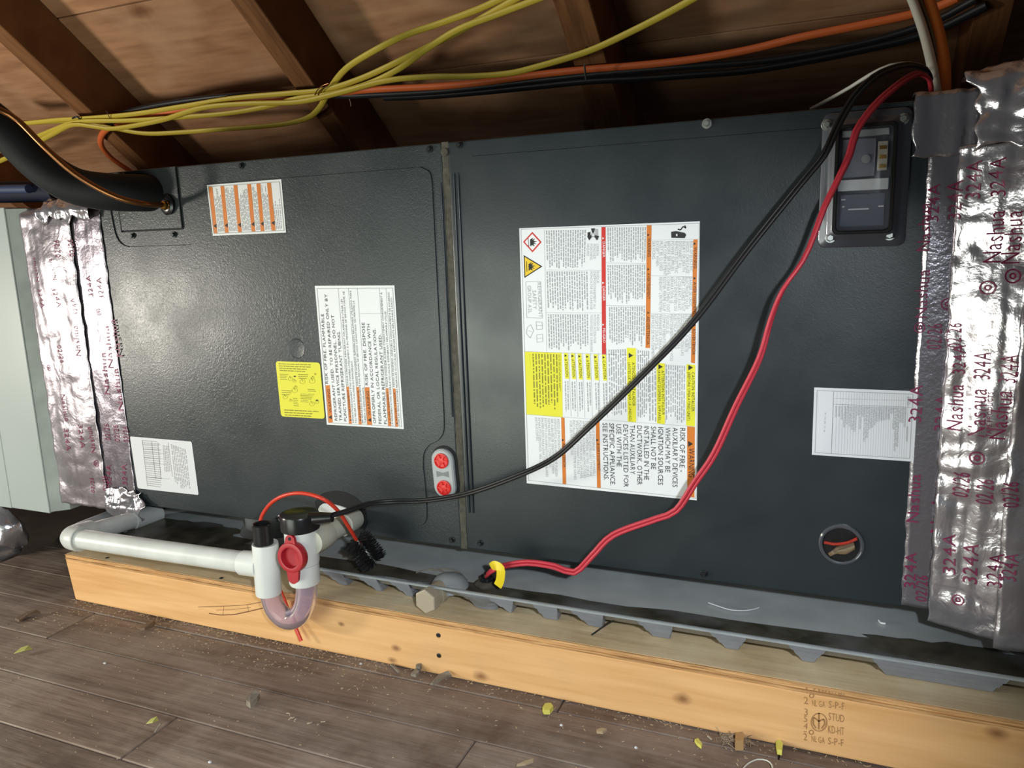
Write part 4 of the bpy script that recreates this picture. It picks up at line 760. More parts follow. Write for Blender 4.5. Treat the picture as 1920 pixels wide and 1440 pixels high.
foil(rightd, 'tape_strip', 0.5355, 0.6, [(-.0026, .492), (-.0030, .535), (-.002, .5525), (.004, .5548), (.12, .5555)], .0020, 12, M_FOILD, vfold=.0036, label='foil tape piece folded over the top corner', res=.0025, rag=.004)
foil(rightd, 'tape_strip', 0.588, 0.650, [(-.008, .500), (-.010, .540), (-.004, .562), (.01, .570), (.09, .572)], .011, 15, M_FOIL, vfold=.006, slope=.020, label='crumpled foil lump on the top corner', res=.003, ns=34, rag=.010)
leftd = thing('foil_taped_collar', 'silver foil taped collar between the pale box and the cabinet', 'duct', (-0.73, 0.25, 0))
build('collar_body', MB().box(-0.798, -0.665, 0.006, D-.03, 0.012, H-.062), M_MBLACK, leftd)
foil(leftd, 'tape_strip', -0.690, -0.6175, [(-.0024, .006), (-.0030, .490), (.004, .4965), (.25, .4975)], .0018, 21, M_FOILLD, vfold=.0014, label='flat dull foil tape strip overlapping the cabinet edge', res=.0035, yref=-.003,
     prints=[('Nashua', (232, 770), (222, 690), 14), ('02/26', (243, 830), (240, 800), 15), ('02/26', (226, 828), (222, 797), 15), ('02/26', (208, 826), (204, 795), 15), ('324A', (196, 560), (190, 520), 13), ('324A', (176, 556), (170, 516), 13), ('Nashua', (230, 668), (216, 598), 14), ('Nashua', (207, 740), (199, 660), 14), ('324A', (240, 910), (238, 870), 13), ('Nashua', (214, 690), (204, 610), 13), ('@', (186, 585), (0, 0), 18), ('324A', (210, 910), (208, 872), 13)])
foil(leftd, 'tape_strip', -0.800, -0.683, [(-.004, -.012), (-.006, .492), (.002, .500), (.25, .501)], .0055, 23, M_FOILL, vfold=.0016, label='wrinkled foil tape strip beside the pale box', res=.0035, ns=15, yref=-.009,
     prints=[('02/26', (115, 482), (111, 450), 14), ('02/26', (139, 481), (135, 449), 14), ('324A', (71, 542), (78, 578), 12), ('324A', (99, 540), (107, 577), 13), ('324A', (146, 590), (139, 558), 12), ('Nashua', (75, 528), (66, 482), 10), ('Nashua', (108, 524), (99, 484), 10), ('02/26', (105, 648), (111, 681), 14), ('Nashua', (151, 668), (143, 610), 14), ('Nashua', (112, 740), (122, 790), 13), ('324A', (119, 803), (125, 845), 14), ('324A', (147, 795), (152, 840), 12), ('02/26', (177, 925), (173, 897), 13), ('02/26', (201, 922), (198, 893), 13), ('Nashua', (178, 850), (170, 800), 13), ('@', (178, 870), (0, 0), 18), ('@', (90, 690), (0, 0), 16)])
foil(leftd, 'tape_strip', -0.680, -0.598, [(-.006, -.020), (-.014, -.004), (-.005, .016), (-.003, .028)], .008, 27, M_FOIL, vfold=.004, label='crumpled bright foil end at the lower corner', res=.0028, ns=48, rag=.008)
foil(leftd, 'tape_strip', -0.745, -0.625, [(-.008, .482), (-.012, .497), (-.002, .510), (.06, .514)], .009, 31, M_FOIL, vfold=.003, label='crumpled foil end under the black pipe', res=.003, ns=40, rag=.008)

# pale box at the left
box = thing('return_air_box', 'pale grey green sheet metal box at the left of the foil collar', 'metal box', (-1.0, 0.25, -0.03))
def yprism(pts, z0, z1): return MB().loft([[(x, y, z0) for x, y in pts], [(x, y, z1) for x, y in pts]])
build('front_panel', yprism([(-0.915, -.021), (-0.815, -.021), (-0.815, .40), (-0.915, .40)], -.029, .506), M_PALE, box, bevel=.001)
build('front_panel', yprism([(-1.40, -.019), (-0.919, -.019), (-0.919, .40), (-1.40, .40)], -.031, .506), M_PALE, box, bevel=.001)
build('side_flange', yprism([(-0.8148, -.0195), (-0.791, .002), (-0.791, .40), (-0.8148, .40)], -.027, .504), M_PALESIDE, box, bevel=.0008)
build('seam_strip', MB().box(-0.9188, -0.9152, -.0165, .38, -.025, .500), M_PALESIDE, box)
mb = MB(); n = 40
mb.loft([[(-.7905+R.uniform(-.001, .001), .002+R.uniform(-.002, .001), -.015+.505*i/n), (-.7985-.0+R.uniform(.0, .006), -.001+R.uniform(-.002, .002), -.015+.505*i/n), (-.799, .03, -.015+.505*i/n), (-.7905, .03, -.015+.505*i/n)] for i in range(n+1)])
build('edge_liner', mb, mat('dirty_liner', (.10, .09, .075), .85, var=.5, vscale=60), box)
# flexible duct on the floor beyond
fdp = [(-1.42, .06, -.155), (-1.22, .03, -.15), (-1.09, .01, -.135), (-1.02, .0, -.115), (-.990, .002, -.088), (-.985, .02, -.080)]
pts = smooth_path(fdp, .004); mb = MB(); mb.tube(pts, [.047*(1+.05*math.sin(i*1.5)) for i in range(len(pts))], 36)
mb.v = [q+Vector((noise.noise(q*45), noise.noise(q*45+Vector((9, 0, 0))), noise.noise(q*45+Vector((0, 9, 0)))))*.009 for q in mb.v]
fd = build('flexible_duct', mb, M_FOIL, smooth=True, loc=(-1.1, .03, -.2), label='wrinkled silver flexible duct under the pale box', cat='duct')
# sheet of dark foil lining lying left of the platform
mb = MB(); mb.grid(26, 18, lambda u, v: Vector((-.93+.22*u, .06+.30*v, FZ+.010+.018*abs(noise.noise(Vector((u*7, v*6, 2))))+.05*v)))
build('foil_lining', mb, foil_mat('dark_dusty_foil', (.10, .095, .09), .35, .6, .4), loc=(-.8, .2, FZ), label='dusty dark foil lining on the floor left of the pan', cat='foil')
# blue wrapped pipe
bp_ = thing('blue_wrapped_pipe', 'dark navy wrapped pipe end above the pale box', 'pipe', (-0.93, .03, .53))
p0, p1 = at(-60, 362, 1, .03), at(108, 358, 1, .03); mb = MB(); mb.tube([p0, p0.lerp(p1, .5), p1], [.0185, .0185, .0180], 18); build('wrap', mb, M_BLUE, bp_, smooth=True)
p0, p1 = at(-60, 356, 1, .005), at(54, 354, 1, .005); mb = MB(); mb.tube([p0, p0.lerp(p1, .5), p1], .0075, 14); build('sleeve', mb, M_BLUEL, bp_, smooth=True)

# ================================================================== LINE SET
il = [(-80, 180, -.16), (-30, 215, -.13), (28, 262, -.105), (62, 297, -.09), (105, 331, -.075), (150, 352, -.060), (205, 360, -.042), (260, 362, -.016), (300, 362, .012)]
pts = smooth_path([at(x, y, 1, d) for x, y, d in il], .012)
mb = MB(); mb.tube(pts, .0275, 22); build('insulated_pipe', mb, M_FOAMBLK, smooth=True, loc=tuple(at(205, 360, 1, -.042)), label='thick black foam insulated pipe curving into the cabinet plate', cat='pipe')
cu_ = [(-60, 178, -.19), (0, 206, -.155), (34, 226, -.140), (80, 272, -.128), (125, 314, -.112), (170, 345, -.098), (220, 370, -.080), (268, 382, -.055), (312, 385, -.010)]
cop = thing('copper_tube', 'thin copper tube lying along the black insulated pipe', 'tube', tuple(at(220, 370, 1, -.08)))
pts = smooth_path([at(x, y, 1, d) for x, y, d in cu_], .010); mb = MB(); mb.tube(pts, .0042, 12); build('tube', mb, M_COPPER, cop, smooth=True)
mb = MB(); ax = (pts[-1]-pts[-4]).normalized(); mb.lathe(pts[-1]-ax*.010, ax, [(.0046, 0), (.0062, .002), (.0062, .007), (.0048, .009), (.0068, .011), (.0062, .015)], 18); build('flare_fitting', mb, M_BRASS, cop, smooth=True)

# ================================================================== CONDENSATE PLUMBING
TY = -0.130
def tp(x, y, d=TY): return at(x, y, 1, d)
trap = thing('condensate_trap', 'white and clear U shaped drain trap hanging in front of the stud', 'drain trap', tuple(tp(540, 1100)))
la, lb_ = tp(497, 1018), tp(504, 1112); dl = (lb_-la).normalized()
mb = MB(); mb.lathe(la, dl, [(.0135, .0008), (.0172, 0), (.0176, .002), (.0176, (lb_-la).length-.002), (.0172, (lb_-la).length), (.0135, (lb_-la).length-.0008)], 28); build('left_tee', mb, M_PVC, trap, smooth=True)
ca = tp(491, 981); dc = (tp(495, 1024)-ca); dcn = dc.normalized()
mb = MB(); mb.lathe(ca, dcn, [(.0105, .014), (.0105, .001), (.0118, 0), (.0132, .0015), (.0132, dc.length)], 26); build('black_cap', mb, M_BLACK, trap, smooth=True, label='black bushing in the top of the left tee')
mb = MB(); mb.lathe(ca+dcn*.010, dcn, [(.0108, 0), (.0108, .002)], 22); build('cap_core', mb, M_MBLACK, trap)
mb = MB(); hb = tp(470, 1056); mb.tube([hb-Vector((.013, 0, 0.001)), hb+Vector((.006, 0, 0)), tp(490, 1059)], [.0172, .0175, .0175], 24); build('tee_branch', mb, M_PVC, trap, smooth=True)
# clear U tube, hollow
uc = [(505, 1104), (510, 1125), (517, 1142), (530, 1156), (546, 1161), (562, 1152), (572, 1132), (575, 1106), (574, 1082)]
up = smooth_path([tp(x, y, TY+(.0 if i < 5 else .0)) for i, (x, y) in enumerate(uc)], .004)
mb = MB(); mb.tube(up, .0142, 26, cap=False); mb2 = MB(); mb2.tube(up, .0118, 26, cap=False)
mb.add(mb2.v, [tuple(reversed(f)) for f in mb2.f]); build('clear_tube', mb, M_CLEAR, trap, smooth=True, fix=False, label='clear lilac tinted U tube')
ra, rb = tp(563, 986), tp(572, 1092); dr = (rb-ra).normalized(); ln = (rb-ra).length; kk = (tp(570, 1054)-ra).length
mb = MB(); mb.lathe(ra, dr, [(.0150, 0), (.0218, 0), (.0218, kk-.002), (.0214, kk), (.0180, kk+.0008), (.0205, kk+.0012), (.0205, ln-.002), (.0196, ln), (.0140, ln-.001)], 30); build('right_tee', mb, M_PVC, trap, smooth=True)
b0, b1 = tp(583, 1018), at(664, 972, 1, -.006); bd = (b1-b0).normalized(); bl_ = (b1-b0).length
mb = MB(); mb.lathe(b0, bd, [(.0165, 0), (.0172, .018), (.0172, .040), (.0166, .042), (.0142, .043), (.0142, bl_*.70), (.0164, bl_*.70+.001), (.0164, bl_*.97), (.0158, bl_)], 26); build('branch_pipe', mb, mat('cream_pvc', (.60, .60, .50), .28), trap, smooth=True, label='cream pipe stub running to the cabinet port')
# red test cap with lugs
rc_ = tp(547, 1045, TY-.026); ax = Vector((.03, -.99, .06)).normalized(); su = Vector((0, 0, 1)); su = (su-ax*su.dot(ax)).normalized(); sb = ax.cross(su)
cap = MB(); cap.lathe(rc_-ax*.008, ax, [(.0195, 0), (.0208, .002), (.0208, .009), (.0196, .0115), (.0150, .0125), (.0138, .0120), (.0130, .0045), (.001, .0040)], 32)
def lug(c0, d, s_, l, wd):
    ring = []
    for k in range(9):
        t = math.radians(-90+180*k/8); ring.append(c0 + d*(l+wd*math.cos(t)) + s_*(wd*math.sin(t)))
    ring = [c0 + s_*(-wd*1.2)] + ring + [c0 + s_*(wd*1.2)]
    cap.loft([[q-ax*.002 for q in ring], [q+ax*.0025 for q in ring]])
lug(rc_+su*.016, su, sb, .0075, .0072); lug(rc_-su*.014-sb*.002, -su, sb, .013, .0080)
rcap = build('red_test_cap', cap, M_RED, trap, smooth=True, label='red rubber test cap with two lugs')
mb = MB(); mb.lathe(rc_+su*.0255, ax, [(.0024, .0026), (.0022, .0030)], 14); build('lug_hole', mb, M_MBLACK, rcap)
# float switch cap on the right tee
fs = thing('float_switch', 'black round float switch cap on the top of the white trap', 'switch', tuple(tp(562, 985)))
fa = ra - dr*.0; mb = MB(); mb.lathe(fa+dr*.0035, -dr, [(.0250, 0), (.0258, .001), (.0258, .019), (.0250, .0212), (.0222, .0212), (.0205, .0200), (.001, .0198)], 34); build('switch_body', mb, M_BLACK, fs, smooth=True)
e0 = fa-dr*.011+Vector((.018, 0, .001)); e1 = e0+Vector((.030, .006, .003)); mb = MB(); mb.tube([e0, e0.lerp(e1, .5), e1], [.0095, .0080, .0062], 14); build('wire_boss', mb, M_BLACK, fs, smooth=True)
l0 = fa-dr*.007-Vector((.027, 0, 0)); mb = MB()
lp_ = [l0+Vector((math.cos(t)*.0042-.004, 0, math.sin(t)*.0042)) for t in [k/12*2*math.pi for k in range(13)]]; mb.tube(lp_, .0013, 8); build('tether_loop', mb, M_BLACK, fs, smooth=True)
# drain pipe
dp = thing('drain_pipe', 'long white drain pipe with elbow running along the pan edge', 'pipe', tuple(tp(300, 1030)))
e = tp(131, 1008); f_ = tp(478, 1057)
mb = MB(); mb.tube([tp(150, 1010), tp(300, 1032), f_], .0150, 26); build('pipe', mb, M_PVCD, dp, smooth=True)
ex = Vector((e.x, TY, e.z)); dirx = (f_-e).normalized(); diry = Vector((.0, 1, -.115)).normalized()
bend = [ex+dirx*.022, ex+dirx*.012, ex+dirx*.004+diry*.003, ex+dirx*.0005+diry*.010, ex+diry*.020, ex+diry*.038]
mb = MB(); mb.tube(smooth_path(bend, .004), .0186, 26); mb.lathe(ex+dirx*.0215, dirx, [(.0186, 0), (.0194, .0005), (.0194, .003), (.0186, .0042), (.0155, .0042)], 26); build('elbow', mb, M_PVCD, dp, smooth=True)
mb = MB(); mb.tube([ex+diry*.036, ex+diry*.10, ex+diry*.15], .0146, 24); build('pipe', mb, M_PVCD, dp, smooth=True)
mb = MB(); mb.lathe(ex+diry*.115, diry, [(.0140, 0), (.0168, .0008), (.0168, .055), (.0140, .056)], 24); build('coupling', mb, M_PVCD, dp, smooth=True)
# cleaning brush
rod = [(668, 1012, -.072), (652, 985, -.092), (632, 956, -.110), (605, 935, -.125), (570, 925, -.125), (540, 927, -.123), (515, 938, -.120), (497, 957, -.114), (488, 981, -.108), (494, 1020, -.1045), (508, 1064, -.1045), (525, 1105, -.1045), (545, 1155, -.107), (565, 1202, -.112)]
br = thing('drain_brush', 'red flexible rod with black bristle head arching over the white trap', 'brush', tuple(at(540, 927, 1, -.12)))
mb = MB(); mb.tube(smooth_path([at(*q[:2], 1, q[2]) for q in rod], .005), .0026, 12); build('rod', mb, M_REDROD, br, smooth=True)
h0, h1 = at(667, 1010, 1, -.072), at(704, 1056, 1, -.058); ax = (h1-h0); hl = ax.length; ax.normalize()
core = MB(); core.tube([h0, h0.lerp(h1, .5), h1], .0018, 8); build('wire_core', core, M_STEEL, br, smooth=True)
u = Vector((0, -1, 0)); u = (u-ax*u.dot(ax)).normalized(); v_ = ax.cross(u)
bs = MB()
for t_ in range(8):
    for k in range(15):
        a = k/15*2*math.pi+t_*.5; s_ = (t_+.5+k/15*.5)/8.5*hl; d = (u*math.cos(a)+v_*math.sin(a)).normalized(); p = h0+ax*s_
        for q_ in range(4):
            o_ = Vector((R.uniform(-1, 1), R.uniform(-1, 1), R.uniform(-1, 1)))*.0010; l = R.uniform(.0185, .0220)
            bs.tube([p+d*.0012+o_*.4, p+d*l+o_*1.3], .00062, 4)
build('bristles', bs, M_BLACK, br, kind='stuff', fix=False)

# ================================================================== WIRES
def pair(par, ctrl, r, m, gap, twist, name='strand'):
    pts = smooth_path(ctrl, .010); A_, B_ = [], []; acc = 0; u = None
    for i, p in enumerate(pts):
        t = (pts[min(i+1, len(pts)-1)]-pts[max(i-1, 0)]).normalized()
        if u is None: u = Vector((0, 1, 0))
        u = (u-t*u.dot(t)).normalized(); b = t.cross(u); acc += twist*(.6+.8*noise.noise(Vector((i*.05, r*900, 0)))); d = (u*math.cos(acc)+b*math.sin(acc))*gap
        A_.append(p+d); B_.append(p-d)
    for Q in (A_, B_): mb = MB(); mb.tube(Q, r, 10); build(name, mb, m, par, smooth=True)
bw = [(1745, 148, .060), (1738, 131, .050), (1712, 122, .035), (1680, 126, .010), (1640, 144, -.015), (1600, 185, -.030), (1570, 237, -.040), (1545, 290, -.050), (1500, 345, -.050), (1400, 470, -.055), (1300, 603, -.055), (1200, 708, -.052), (1100, 805, -.048), (1040, 858, -.042), (970, 892, -.045), (880, 924, -.030), (800, 938, -.030), (740, 940, -.040), (690, 945, -.065), (645, 960, -.105), (608, 970, -.130)]
b_ = thing('float_switch_wire', 'black twin wire draped across the cabinet to the float switch', 'wire', tuple(at(1300, 603, 1, -.055))); pair(b_, [at(x, y, 1, d) for x, y, d in bw], .0021, mat('black_wire_jacket', (.014, .014, .015), .4), .0020, .02)
rw = [(1746, 172, .055), (1743, 150, .045), (1728, 139, .035), (1712, 141, .025), (1680, 162, .0), (1640, 198, -.020), (1606, 245, -.030), (1593, 290, -.035), (1572, 335, -.045), (1545, 390, -.055), (1527, 440, -.060), (1505, 490, -.065), (1468, 543, -.070), (1445, 600, -.060), (1424, 672, -.060), (1380, 762, -.058), (1340, 850, -.058), (1303, 905, -.058), (1268, 957, -.056), (1230, 973, -.054), (1150, 1003, -.050), (1110, 1042, -.052), (1077, 1073, -.048), (1040, 1062, -.048), (990, 1055, -.048), (945, 1061, -.050), (925, 1068, -.050)]
c_ = [at(x, y, 1, d) for x, y, d in rw] + [Vector((sn.x, sn.y, -.022))]
r_ = thing('sensor_wire', 'twisted red twin wire hanging down the cabinet into the pan', 'wire', tuple(c_[18])); pair(r_, c_, .0022, M_REDWIRE, .0021, .09)
ww = [(1746, 146, .066), (1736, 128, .058), (1708, 119, .050), (1668, 123, .040), (1630, 141, .040), (1595, 163, .050), (1555, 186, .065), (1520, 205, .080)]
mb = MB(); mb.tube(smooth_path([at(x, y, 1, d) for x, y, d in ww]), .0020, 10); build('white_wire', mb, M_WHT, smooth=True, loc=tuple(at(1668, 123, 1, .04)), label='thin white wire arching beside the black twin wire at the top right', cat='wire')
# yellow tag
t0 = at(922, 1066, 1, -.054); tg = MB(); ts = [at(x, y, 1, d) for x, y, d in ((921, 1064, -.050), (928, 1060, -.060), (938, 1066, -.064), (939, 1078, -.064), (937, 1090, -.062), (933, 1099, -.060))]; tg.tube(smooth_path(ts, .003), .005, 10, flat=(.0058, .0004, Vector((.1, -1, .25)).normalized()))
tgo = build('yellow_tag', tg, mat('yellow_vinyl_tag', (.80, .62, .02), .45), smooth=True, loc=tuple(t0), label='yellow tag wrapped round the red wire above the sensor', cat='tag')
# cables under the roof
def cable(name, pts, dpl, ra_, rb_, m, label, group=None):
    P = smooth_path([roof(x, y, dpl if not isinstance(dpl, (list, tuple)) else dpl[i]) for i, (x, y) in enumerate(pts)], .015); mb = MB(); mb.tube(P, .005, 12, flat=(ra_, rb_, RN)); return build(name, mb, m, smooth=True, loc=tuple(P[len(P)//2]), label=label, cat='cable', group=group)
GY = 'yellow cables under the rafters'
cable('yellow_cable', [(-50, 228), (20, 229), (62, 230), (95, 228), (140, 228), (200, 238), (270, 250), (340, 248), (420, 242), (520, 234), (575, 222), (598, 204), (608, 188), (622, 162), (650, 128), (700, 96), (760, 66), (830, 42), (900, 16), (960, -12)], .976, .0058, .0032, M_YEL, 'yellow cable that sags lowest then rises steeply as the upper edge of the pair', GY)
cable('yellow_cable', [(-40, 238), (50, 231), (110, 225), (160, 222), (250, 214), (340, 200), (440, 184), (540, 175), (610, 168), (680, 146), (760, 109), (850, 64), (915, 28), (985, -12)], .967, .0058, .0032, M_YEL, 'uppermost yellow cable across the left rafters', GY)
cable('yellow_cable', [(-60, 300), (10, 280), (66, 258), (110, 240), (150, 228), (240, 226), (350, 219), (430, 212), (500, 200), (560, 184), (620, 176), (690, 157), (750, 128), (800, 92), (860, 55), (930, 28), (1040, -14)], .958, .0056, .0031, M_YEL, 'yellow cable crossing in the middle of the bundle to the top edge', GY)
cable('yellow_cable', [(-60, 325), (0, 302), (48, 279), (98, 252), (136, 234), (180, 238), (215, 241), (300, 226), (380, 202), (470, 194), (560, 191), (640, 173), (720, 152), (800, 144), (880, 143), (950, 138), (1000, 127), (1100, 97), (1180, 61), (1260, 20), (1320, -14)], .950, .0058, .0032, M_YEL, 'yellow cable that leaves the bundle and rises alone to the right', GY)
cable('orange_cable', [(1795, -4), (1760, 12), (1700, 29), (1600, 50), (1500, 70), (1400, 94), (1300, 111), (1200, 122), (1100, 130), (1000, 141), (900, 155), (820, 162), (700, 168), (640, 174), (520, 190), (400, 197), (300, 214), (230, 231), (203, 241), (190, 256), (191, 275), (212, 299), (240, 318), (275, 345)], [.989]*19+[.992, .995, 1.0, 1.0, 1.0], .0066, .0050, M_ORG, 'long orange cable running across the rafters with a loop at its left end')
cable('black_cable', [(1830, -2), (1750, 40), (1640, 75), (1500, 104), (1400, 117), (1300, 124), (1200, 132), (1100, 141), (1000, 152), (900, 164), (800, 173), (700, 178), (640, 180), (540, 176), (430, 180), (340, 190), (262, 204), (222, 218), (206, 236)], .988, .0060, .0050, mat('black_cable_jacket', (.016, .017, .020), .45), 'black cable just below the orange cable')
cable('black_cable', [(1850, 10), (1740, 62), (1620, 92), (1500, 116), (1400, 132), (1300, 140), (1200, 147), (1100, 152), (1000, 162), (900, 172), (800, 180), (720, 183)], .992, .0068, .0055, mat('black_cable_jacket', (.016, .017, .020), .45), 'lower black cable against the rafters at the top right')
def drop(name, pts, r, m, label):
    mb = MB(); mb.tube(smooth_path([at(x, y, 1, d) for x, y, d in pts], .012), r, 14); build(name, mb, m, smooth=True, loc=tuple(at(*pts[-1][:2], 1, pts[-1][2])), label=label, cat='cable')
drop('white_cable', [(1690, -40, .26), (1708, -5, .22), (1730, 55, .16), (1745, 112, .10), (1752, 150, .075), (1757, 182, .070)], .0052, M_WHT, 'off white cable dropping into the foil at the top right corner')
drop('black_cable', [(1715, -40, .28), (1724, -5, .24), (1744, 50, .18), (1757, 105, .12), (1762, 150, .095), (1765, 184, .09)], .0045, M_BLACK, 'black cable dropping between the white and the orange cable')
drop('orange_cable', [(1728, -40, .27), (1740, -5, .23), (1758, 55, .17), (1769, 112, .11), (1771, 150, .085), (1771, 184, .080)], .0066, mat('orange_cable_jacket_dark', (.72, .21, .03), .5), 'short orange cable dropping into the foil beside the white cable')
def tie(name, pts, z0, r, m, label, cat='cable tie'):
    mb = MB(); mb.tube(smooth_path([roof(x, y, z0) for x, y in pts], .004), r, 8); build(name, mb, m, smooth=True, loc=tuple(roof(*pts[0], z0)), label=label, cat=cat)
tie('cable_staple', [(1100, 88), (1103, 96), (1104, 104)], .955, .0016, M_DSCREW, 'small dark staple over the lone yellow cable', 'staple')
tie('cable_staple', [(1096, 120), (1097, 134), (1099, 150)], .948, .0016, M_STEEL, 'small shiny staple over the orange cable', 'staple')
tie('cable_staple', [(136, 222), (144, 219), (150, 224), (147, 231), (139, 232)], .960, .0020, M_DSCREW, 'dark staple holding the yellow cables at the left rafter', 'staple')
tie('tie_wire', [(590, 178), (596, 168), (606, 160), (618, 157), (600, 170), (596, 184), (604, 188)], .955, .0009, M_COPPER, 'thin copper coloured tie wire round the yellow bundle', 'tie wire')
tie('tie_wire', [(200, 208), (204, 218), (213, 232), (216, 240)], .960, .0008, mat('purple_wire', (.12, .05, .07), .5), 'thin dark tie wire at the left end of the yellow bundle', 'tie wire')
tie('tie_wire', [(653, 182), (657, 190), (658, 199)], .985, .0009, mat('pale_wire', (.40, .30, .22), .5), 'short pale wire end hanging below the orange cable', 'tie wire')

# ================================================================== LITTER
def onfl(x, y, dz=0.0): return at(x, y, 2, FZ+.0010+dz)
def chip(name, pix, z, th, m, label, cat, curl=0.0, group=None, plane=None):
    P = [at(x, y, 2, plane if plane is not None else FZ+.0012) for x, y in pix]; c = sum(P, Vector())/len(P); mb = MB(); n = len(P)
    lift = [z+curl*((i*7 % 5)/4) for i in range(n)]
    mb.loft([[p+Vector((0, 0, 0)) + Vector((0, 0, l)) for p, l in zip(P, lift)], [p+(c-p)*.06+Vector((0, 0, l+th)) for p, l in zip(P, lift)]])
    return build(name, mb, m, loc=tuple(c), label=label, cat=cat, group=group)
M_LEAF = mat('dry_yellow_leaf', (.42, .42, .12), .6); M_YF = mat('yellow_foam_scrap', (.62, .58, .12), .8, bump=.4, bscale=300)
M_SHARD = mat('grey_wood_shard', (.20, .17, .135), .8, var=.3, vscale=60); M_CHIP = mat('pale_chip', (.42, .32, .2), .8)
lf = chip('leaf', [(26, 1231), (40, 1222), (56, 1220), (62, 1223), (48, 1228)], .004, .0008, M_LEAF, 'small yellowish leaf on the floor at the far left', 'leaf', .004)
lf2 = chip('leaf', [(275, 1366), (284, 1360), (296, 1358), (299, 1361), (288, 1368)], .006, .0008, M_LEAF, 'small yellowish leaf on the floor near the bottom edge', 'leaf', .004)
mb = MB(); mb.tube([onfl(290, 1374, .001), onfl(297, 1362, .006), onfl(302, 1356, .010)], .0009, 6); build('twig', mb, M_SHARD, loc=tuple(onfl(297, 1365)), label='tiny twig beside the leaf near the bottom edge', cat='twig')
chip('foam_scrap', [(1017, 1335), (1022, 1328), (1033, 1327), (1038, 1333), (1031, 1341), (1020, 1341)], .001, .006, M_YF, 'yellow foam scrap on the floor below the middle of the stud', 'scrap')
chip('foam_scrap', [(1454, 1400), (1462, 1395), (1468, 1404), (1466, 1418), (1457, 1416)], .001, .006, M_YF, 'yellow foam scrap below the stud stamp', 'scrap')
chip('foam_scrap', [(1302, 1393), (1309, 1391), (1317, 1402), (1315, 1406), (1307, 1400)], .001, .004, M_YF, 'thin yellow foam sliver left of the fibre tuft', 'scrap')
chip('foam_scrap', [(1118, 1373), (1128, 1370), (1138, 1372), (1130, 1378), (1119, 1377)], .001, .003, M_CHIP, 'flat tan scrap on the floor right of the yellow foam scrap', 'scrap')
chip('wood_shard', [(806, 1290), (822, 1276), (842, 1271), (848, 1275), (830, 1284), (812, 1291)], .004, .003, M_SHARD, 'largest grey wood shard leaning by the stud', 'wood shard', .004)
chip('wood_shard', [(732, 1249), (737, 1249), (750, 1262), (746, 1263)], .001, .003, M_SHARD, 'narrow grey splinter by the stud left of the large shard', 'wood shard')
chip('wood_shard', [(770, 1270), (780, 1262), (787, 1270), (780, 1274)], .002, .004, M_SHARD, 'small square grey shard beside the large shard', 'wood shard', .003)
chip('wood_shard', [(780, 1258), (786, 1254), (792, 1258), (788, 1264), (783, 1263)], .003, .006, M_SHARD, 'small upright grey shard just left of the large shard', 'wood shard', .003)
chip('wood_shard', [(462, 1324), (470, 1314), (480, 1309), (489, 1312), (484, 1321), (470, 1330)], .001, .007, M_SHARD, 'lone grey wood chip on open floor below the trap', 'wood shard', .004)
chip('wood_shard', [(28, 1163), (50, 1154), (72, 1151), (78, 1153), (54, 1160), (36, 1168)], .001, .003, mat('brown_shard', (.13, .085, .055), .8), 'long brown splinter on the floor at the left', 'wood shard', .004)
chip('wood_shard', [(262, 1183), (276, 1175), (292, 1172), (288, 1178), (272, 1186)], .001, .004, mat('brown_shard', (.13, .085, .055), .8), 'brown splinter below the left part of the stud', 'wood shard', .003)
chip('wood_shard', [(968, 1439), (985, 1432), (1002, 1427), (1000, 1431), (985, 1437)], .001, .003, M_CHIP, 'thin stick at the bottom edge of the floor', 'wood shard')
for i, (x, y) in enumerate(((538, 1342), (546, 1351), (557, 1352), (551, 1345), (580, 1356), (592, 1360), (604, 1355))):
    q0 = onfl(x, y, .0006); mb = MB(); mb.tube(smooth_path([q0+Vector((math.cos(t)*.0042, math.sin(t)*.0022, .0010+.0016*math.sin(t*1.3))) for t in (i*1.1, i*1.1+1.0, i*1.1+2.1)], .0015), .0006, 5)
    build('wood_shaving', mb, mat('pale_shaving', (.40, .32, .24), .8), loc=tuple(q0), label='pale curled shaving in the small heap at the bottom middle', cat='shaving', group='shavings heap at the bottom middle')
for x, y, l in ((196, 1242, 'white crumb on the floor right of the far left leaf'), (393, 1427, 'white crumb at the bottom edge of the floor'), (676, 1243, 'white crumb beside the stud left of the splinters'), (1052, 1358, 'tiny white crumb below the middle foam scrap'), (1192, 1400, 'grey pebble crumb on the floor left of the yellow sliver')):
    mb = MB(); p = onfl(x, y, .0015); mb.lathe(p-Vector((0, 0, .0025)), (0.2, .1, 1), [(.0008, 0), (.0022, .0012), (.0016, .0022), (.0006, .0026)], 5); build('crumb', mb, M_PAPERG, loc=tuple(p), label=l, cat='crumb')
a_, b2 = onfl(1327, 1380, .002), onfl(1336, 1388, .002); mb = MB(); mb.tube([a_, b2], .0012, 8); build('nail', mb, M_STEEL, loc=tuple(a_), label='short bright nail left of the fibre tuft', cat='nail')
mb = MB(); mb.tube(smooth_path([onfl(x, y, .004) for x, y in ((1393, 1442), (1402, 1432), (1420, 1424), (1438, 1426), (1447, 1434), (1449, 1445))], .004), .0008, 7); build('wire_scrap', mb, M_WHT, loc=tuple(onfl(1420, 1424)), label='pale curved wire scrap at the bottom edge of the floor', cat='wire')
mb = MB(); mb.tube(smooth_path([at(x, y, 2, DZ+.002+.010*max(0, i-1)) for i, (x, y) in enumerate(((1110, 1190), (1120, 1183), (1136, 1172), (1150, 1164)))], .004), .0010, 7); build('wire_scrap', mb, M_BLACK, loc=tuple(at(1120, 1183, 2, DZ)), label='short black wire end on the plywood below the pan', cat='wire')
